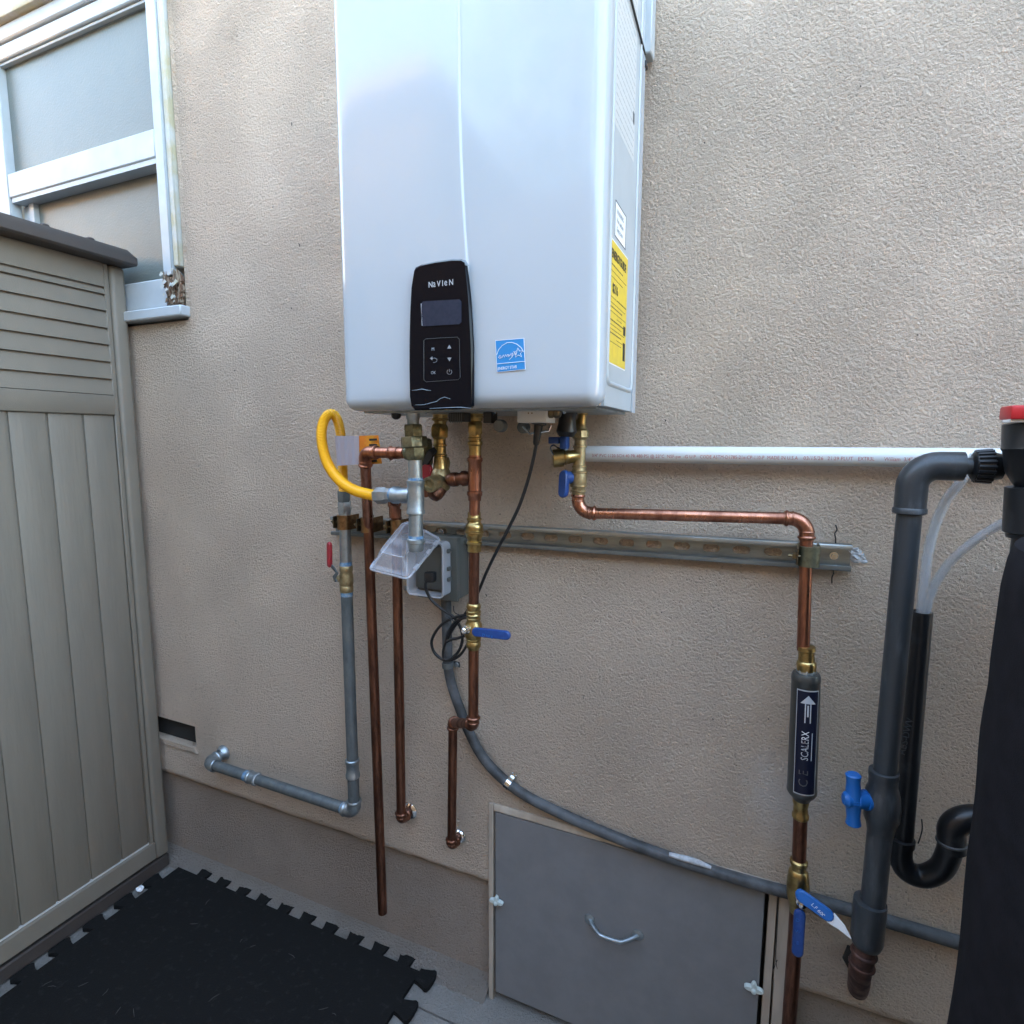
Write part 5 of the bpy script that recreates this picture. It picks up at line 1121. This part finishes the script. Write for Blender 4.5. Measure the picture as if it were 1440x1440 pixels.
# black drain standpipe and trap
YB = -.045
dr = thing('drain_trap', 'black plastic standpipe and trap behind the grey pipe', 'drain pipe', W(1300, 1240, YB))
Rb = rad(1290, 950, YB, 31); s0 = W(1297, 860, YB); s1 = W(1269, 1190, YB)
m = MB(); m.tube([s0, s0.lerp(s1, .5), s1], Rb, 24, cap=False); m.tube([s0, s0+(s1-s0)*.1], Rb*.88, 24, cap=False); m.lathe(s0, s1-s0, [(0, Rb*.88), (0.0003, Rb)], 24, cap=False); m.build('standpipe', 'black_abs', dr)
Rt = rad(1275, 1200, YB, 36)
u0 = W(1267, 1184, YB); u1 = W(1342, 1180, YB-.01)
pth = catmull([u0, W(1266, 1205, YB), W(1275, 1224, YB), W(1298, 1232, YB), W(1322, 1222, YB-.005), W(1334, 1200, YB-.01), W(1338, 1178, YB-.01)], 6)
m = MB(); m.tube(pth, Rt, 24); m.lathe(u0, u1-u0 if False else V((0, 0, 1)), [(-.004, Rt), (-.003, Rt+.0022), (.008, Rt+.0022), (.009, Rt)], 24); m.build('trap_bend', 'black_abs', dr)
pth = catmull([W(1340, 1195, YB-.01), W(1338, 1180, YB-.01), W(1340, 1163, YB-.01), W(1356, 1152, YB-.01), W(1385, 1150, YB-.01), W(1420, 1152, YB-.01)], 6)
m = MB(); m.tube(pth, Rt*1.12, 24); m.build('trap_arm', 'black_abs', dr)
m = MB(); c = W(1338, 1186, YB-.01); m.lathe(c, W(1338, 1170, YB-.01)-c, [(0, Rt*1.1), (.0015, Rt*1.2), (.004, Rt*1.2), (.0055, Rt*1.1)], 28); m.build('socket_ring', 'conduit', dr)
text('ABS-DWV', W(1272, 1062, YB-Rb-.001), V((.12, 0, 1)), V((-1, 0, .12)), .014, 'print_dim', dr)
# clear tubes
for pts_, l_ in ((((1372, 640, -.06), (1352, 676, -.06), (1330, 705, -.055), (1313, 745, -.05), (1303, 790, -.048), (1298, 840, -.046), (1293, 885, -.045)), 'clear plastic tube arching from the grey elbow into the standpipe'),
                 (((1440, 722, -.12), (1415, 733, -.11), (1388, 748, -.095), (1358, 770, -.08), (1335, 792, -.066), (1316, 820, -.056), (1305, 850, -.05), (1300, 885, -.046)), 'clear plastic tube from below the black head into the standpipe')):
    m = MB(); r0 = rad(1340, 780, -.06, 17 if pts_[0][0] == 1372 else 15); m.tube(catmull([W(*p) for p in pts_], 8), r0, 16); m.tube(catmull([W(*p) for p in pts_], 8), r0*.7, 12)
    tag(m.build('drain_tube', 'poly_tube'), l_, 'tube', 'clear drain tubes')
# twig on the wall by the trap
m = MB(); m.tube(catmull([W(1296, 1152, -.002), W(1297, 1165, -.004), W(1294, 1178, -.003), W(1291, 1186, -.002)], 4), .0011, 5); tag(m.build('dry_twig', 'dark_wood'), 'thin dry twig stuck to the wall above the trap', 'twig')

# ================================================================== ACROSS THE YARD (seen in reflections)
nb = thing('neighbor_house', 'pale stucco neighbouring house across the side yard', 'house', (-2.5, -4.2, 0))
m = MB(); m.box((-9, -6, 0), (-1.9, -2.4, 3.2)); m.build('wall', 'neighbor_stucco', nb)
m = MB(); m.box((-9.2, -6.2, 3.202), (-1.8, -2.25, 3.30)); m.build('roof', 'roof_tile', nb)
m = MB(); m.box((-3.3, -2.401, 1.2), (-2.4, -2.37, 2.3)); m.build('window', 'lcd', nb)
fn = thing('boundary_wall', 'rendered boundary wall across the side yard', 'wall', (2.5, -2.45, 0))
m = MB(); m.box((-1.89, -2.55, 0), (8, -2.4, 2.55)); m.build('wall', 'neighbor_stucco', fn)
rnd = random.Random(21)
for i, (tx, ty, th, lbl) in enumerate(((-1.2, -4.0, 4.9, 'leafy tree beyond the boundary wall nearest the neighbouring house'), (1.0, -4.4, 5.0, 'taller leafy tree standing in the middle beyond the boundary wall'), (3.6, -4.3, 4.2, 'broad leafy tree beyond the boundary wall farthest right'))):
    t = thing('tree', lbl, 'tree', (tx, ty, 0), 'trees beyond the boundary wall')
    m = MB(); m.tube([(tx, ty, 0), (tx+.05, ty, th*.3), (tx-.05, ty+.05, th*.6)], [.12, .09, .05], 8)
    for k_ in range(6):
        a = rnd.uniform(0, 6.28); m.tube([(tx, ty, th*.35+k_*.1), (tx+math.cos(a)*.5, ty+math.sin(a)*.5, th*.6), (tx+math.cos(a)*.8, ty+math.sin(a)*.8, th*.8)], [.05, .03, .012], 6)
    m.build('trunk', 'bark', t)
    m = MB(); vs = []; fs = []
    for q_ in range(2600):
        while True:
            p = V((rnd.uniform(-1, 1), rnd.uniform(-1, 1), rnd.uniform(-1, 1)))
            if p.length < 1: break
        if noise.noise(p*2.6+V((i*9, 0, 0))) < -.12: continue
        c = V((tx+p.x*1.25, ty+p.y*.9, th*.68+p.z*th*.34)); d1 = V((rnd.gauss(0, 1), rnd.gauss(0, 1), rnd.gauss(0, 1))).normalized()*.07; d2 = d1.orthogonal().normalized()*.035
        n_ = len(vs); vs += [c-d1, c+d2, c+d1, c-d2]; fs.append((n_, n_+1, n_+2, n_+3))
    m.add(vs, fs, False); m.build('crown', 'leaf', t, False)
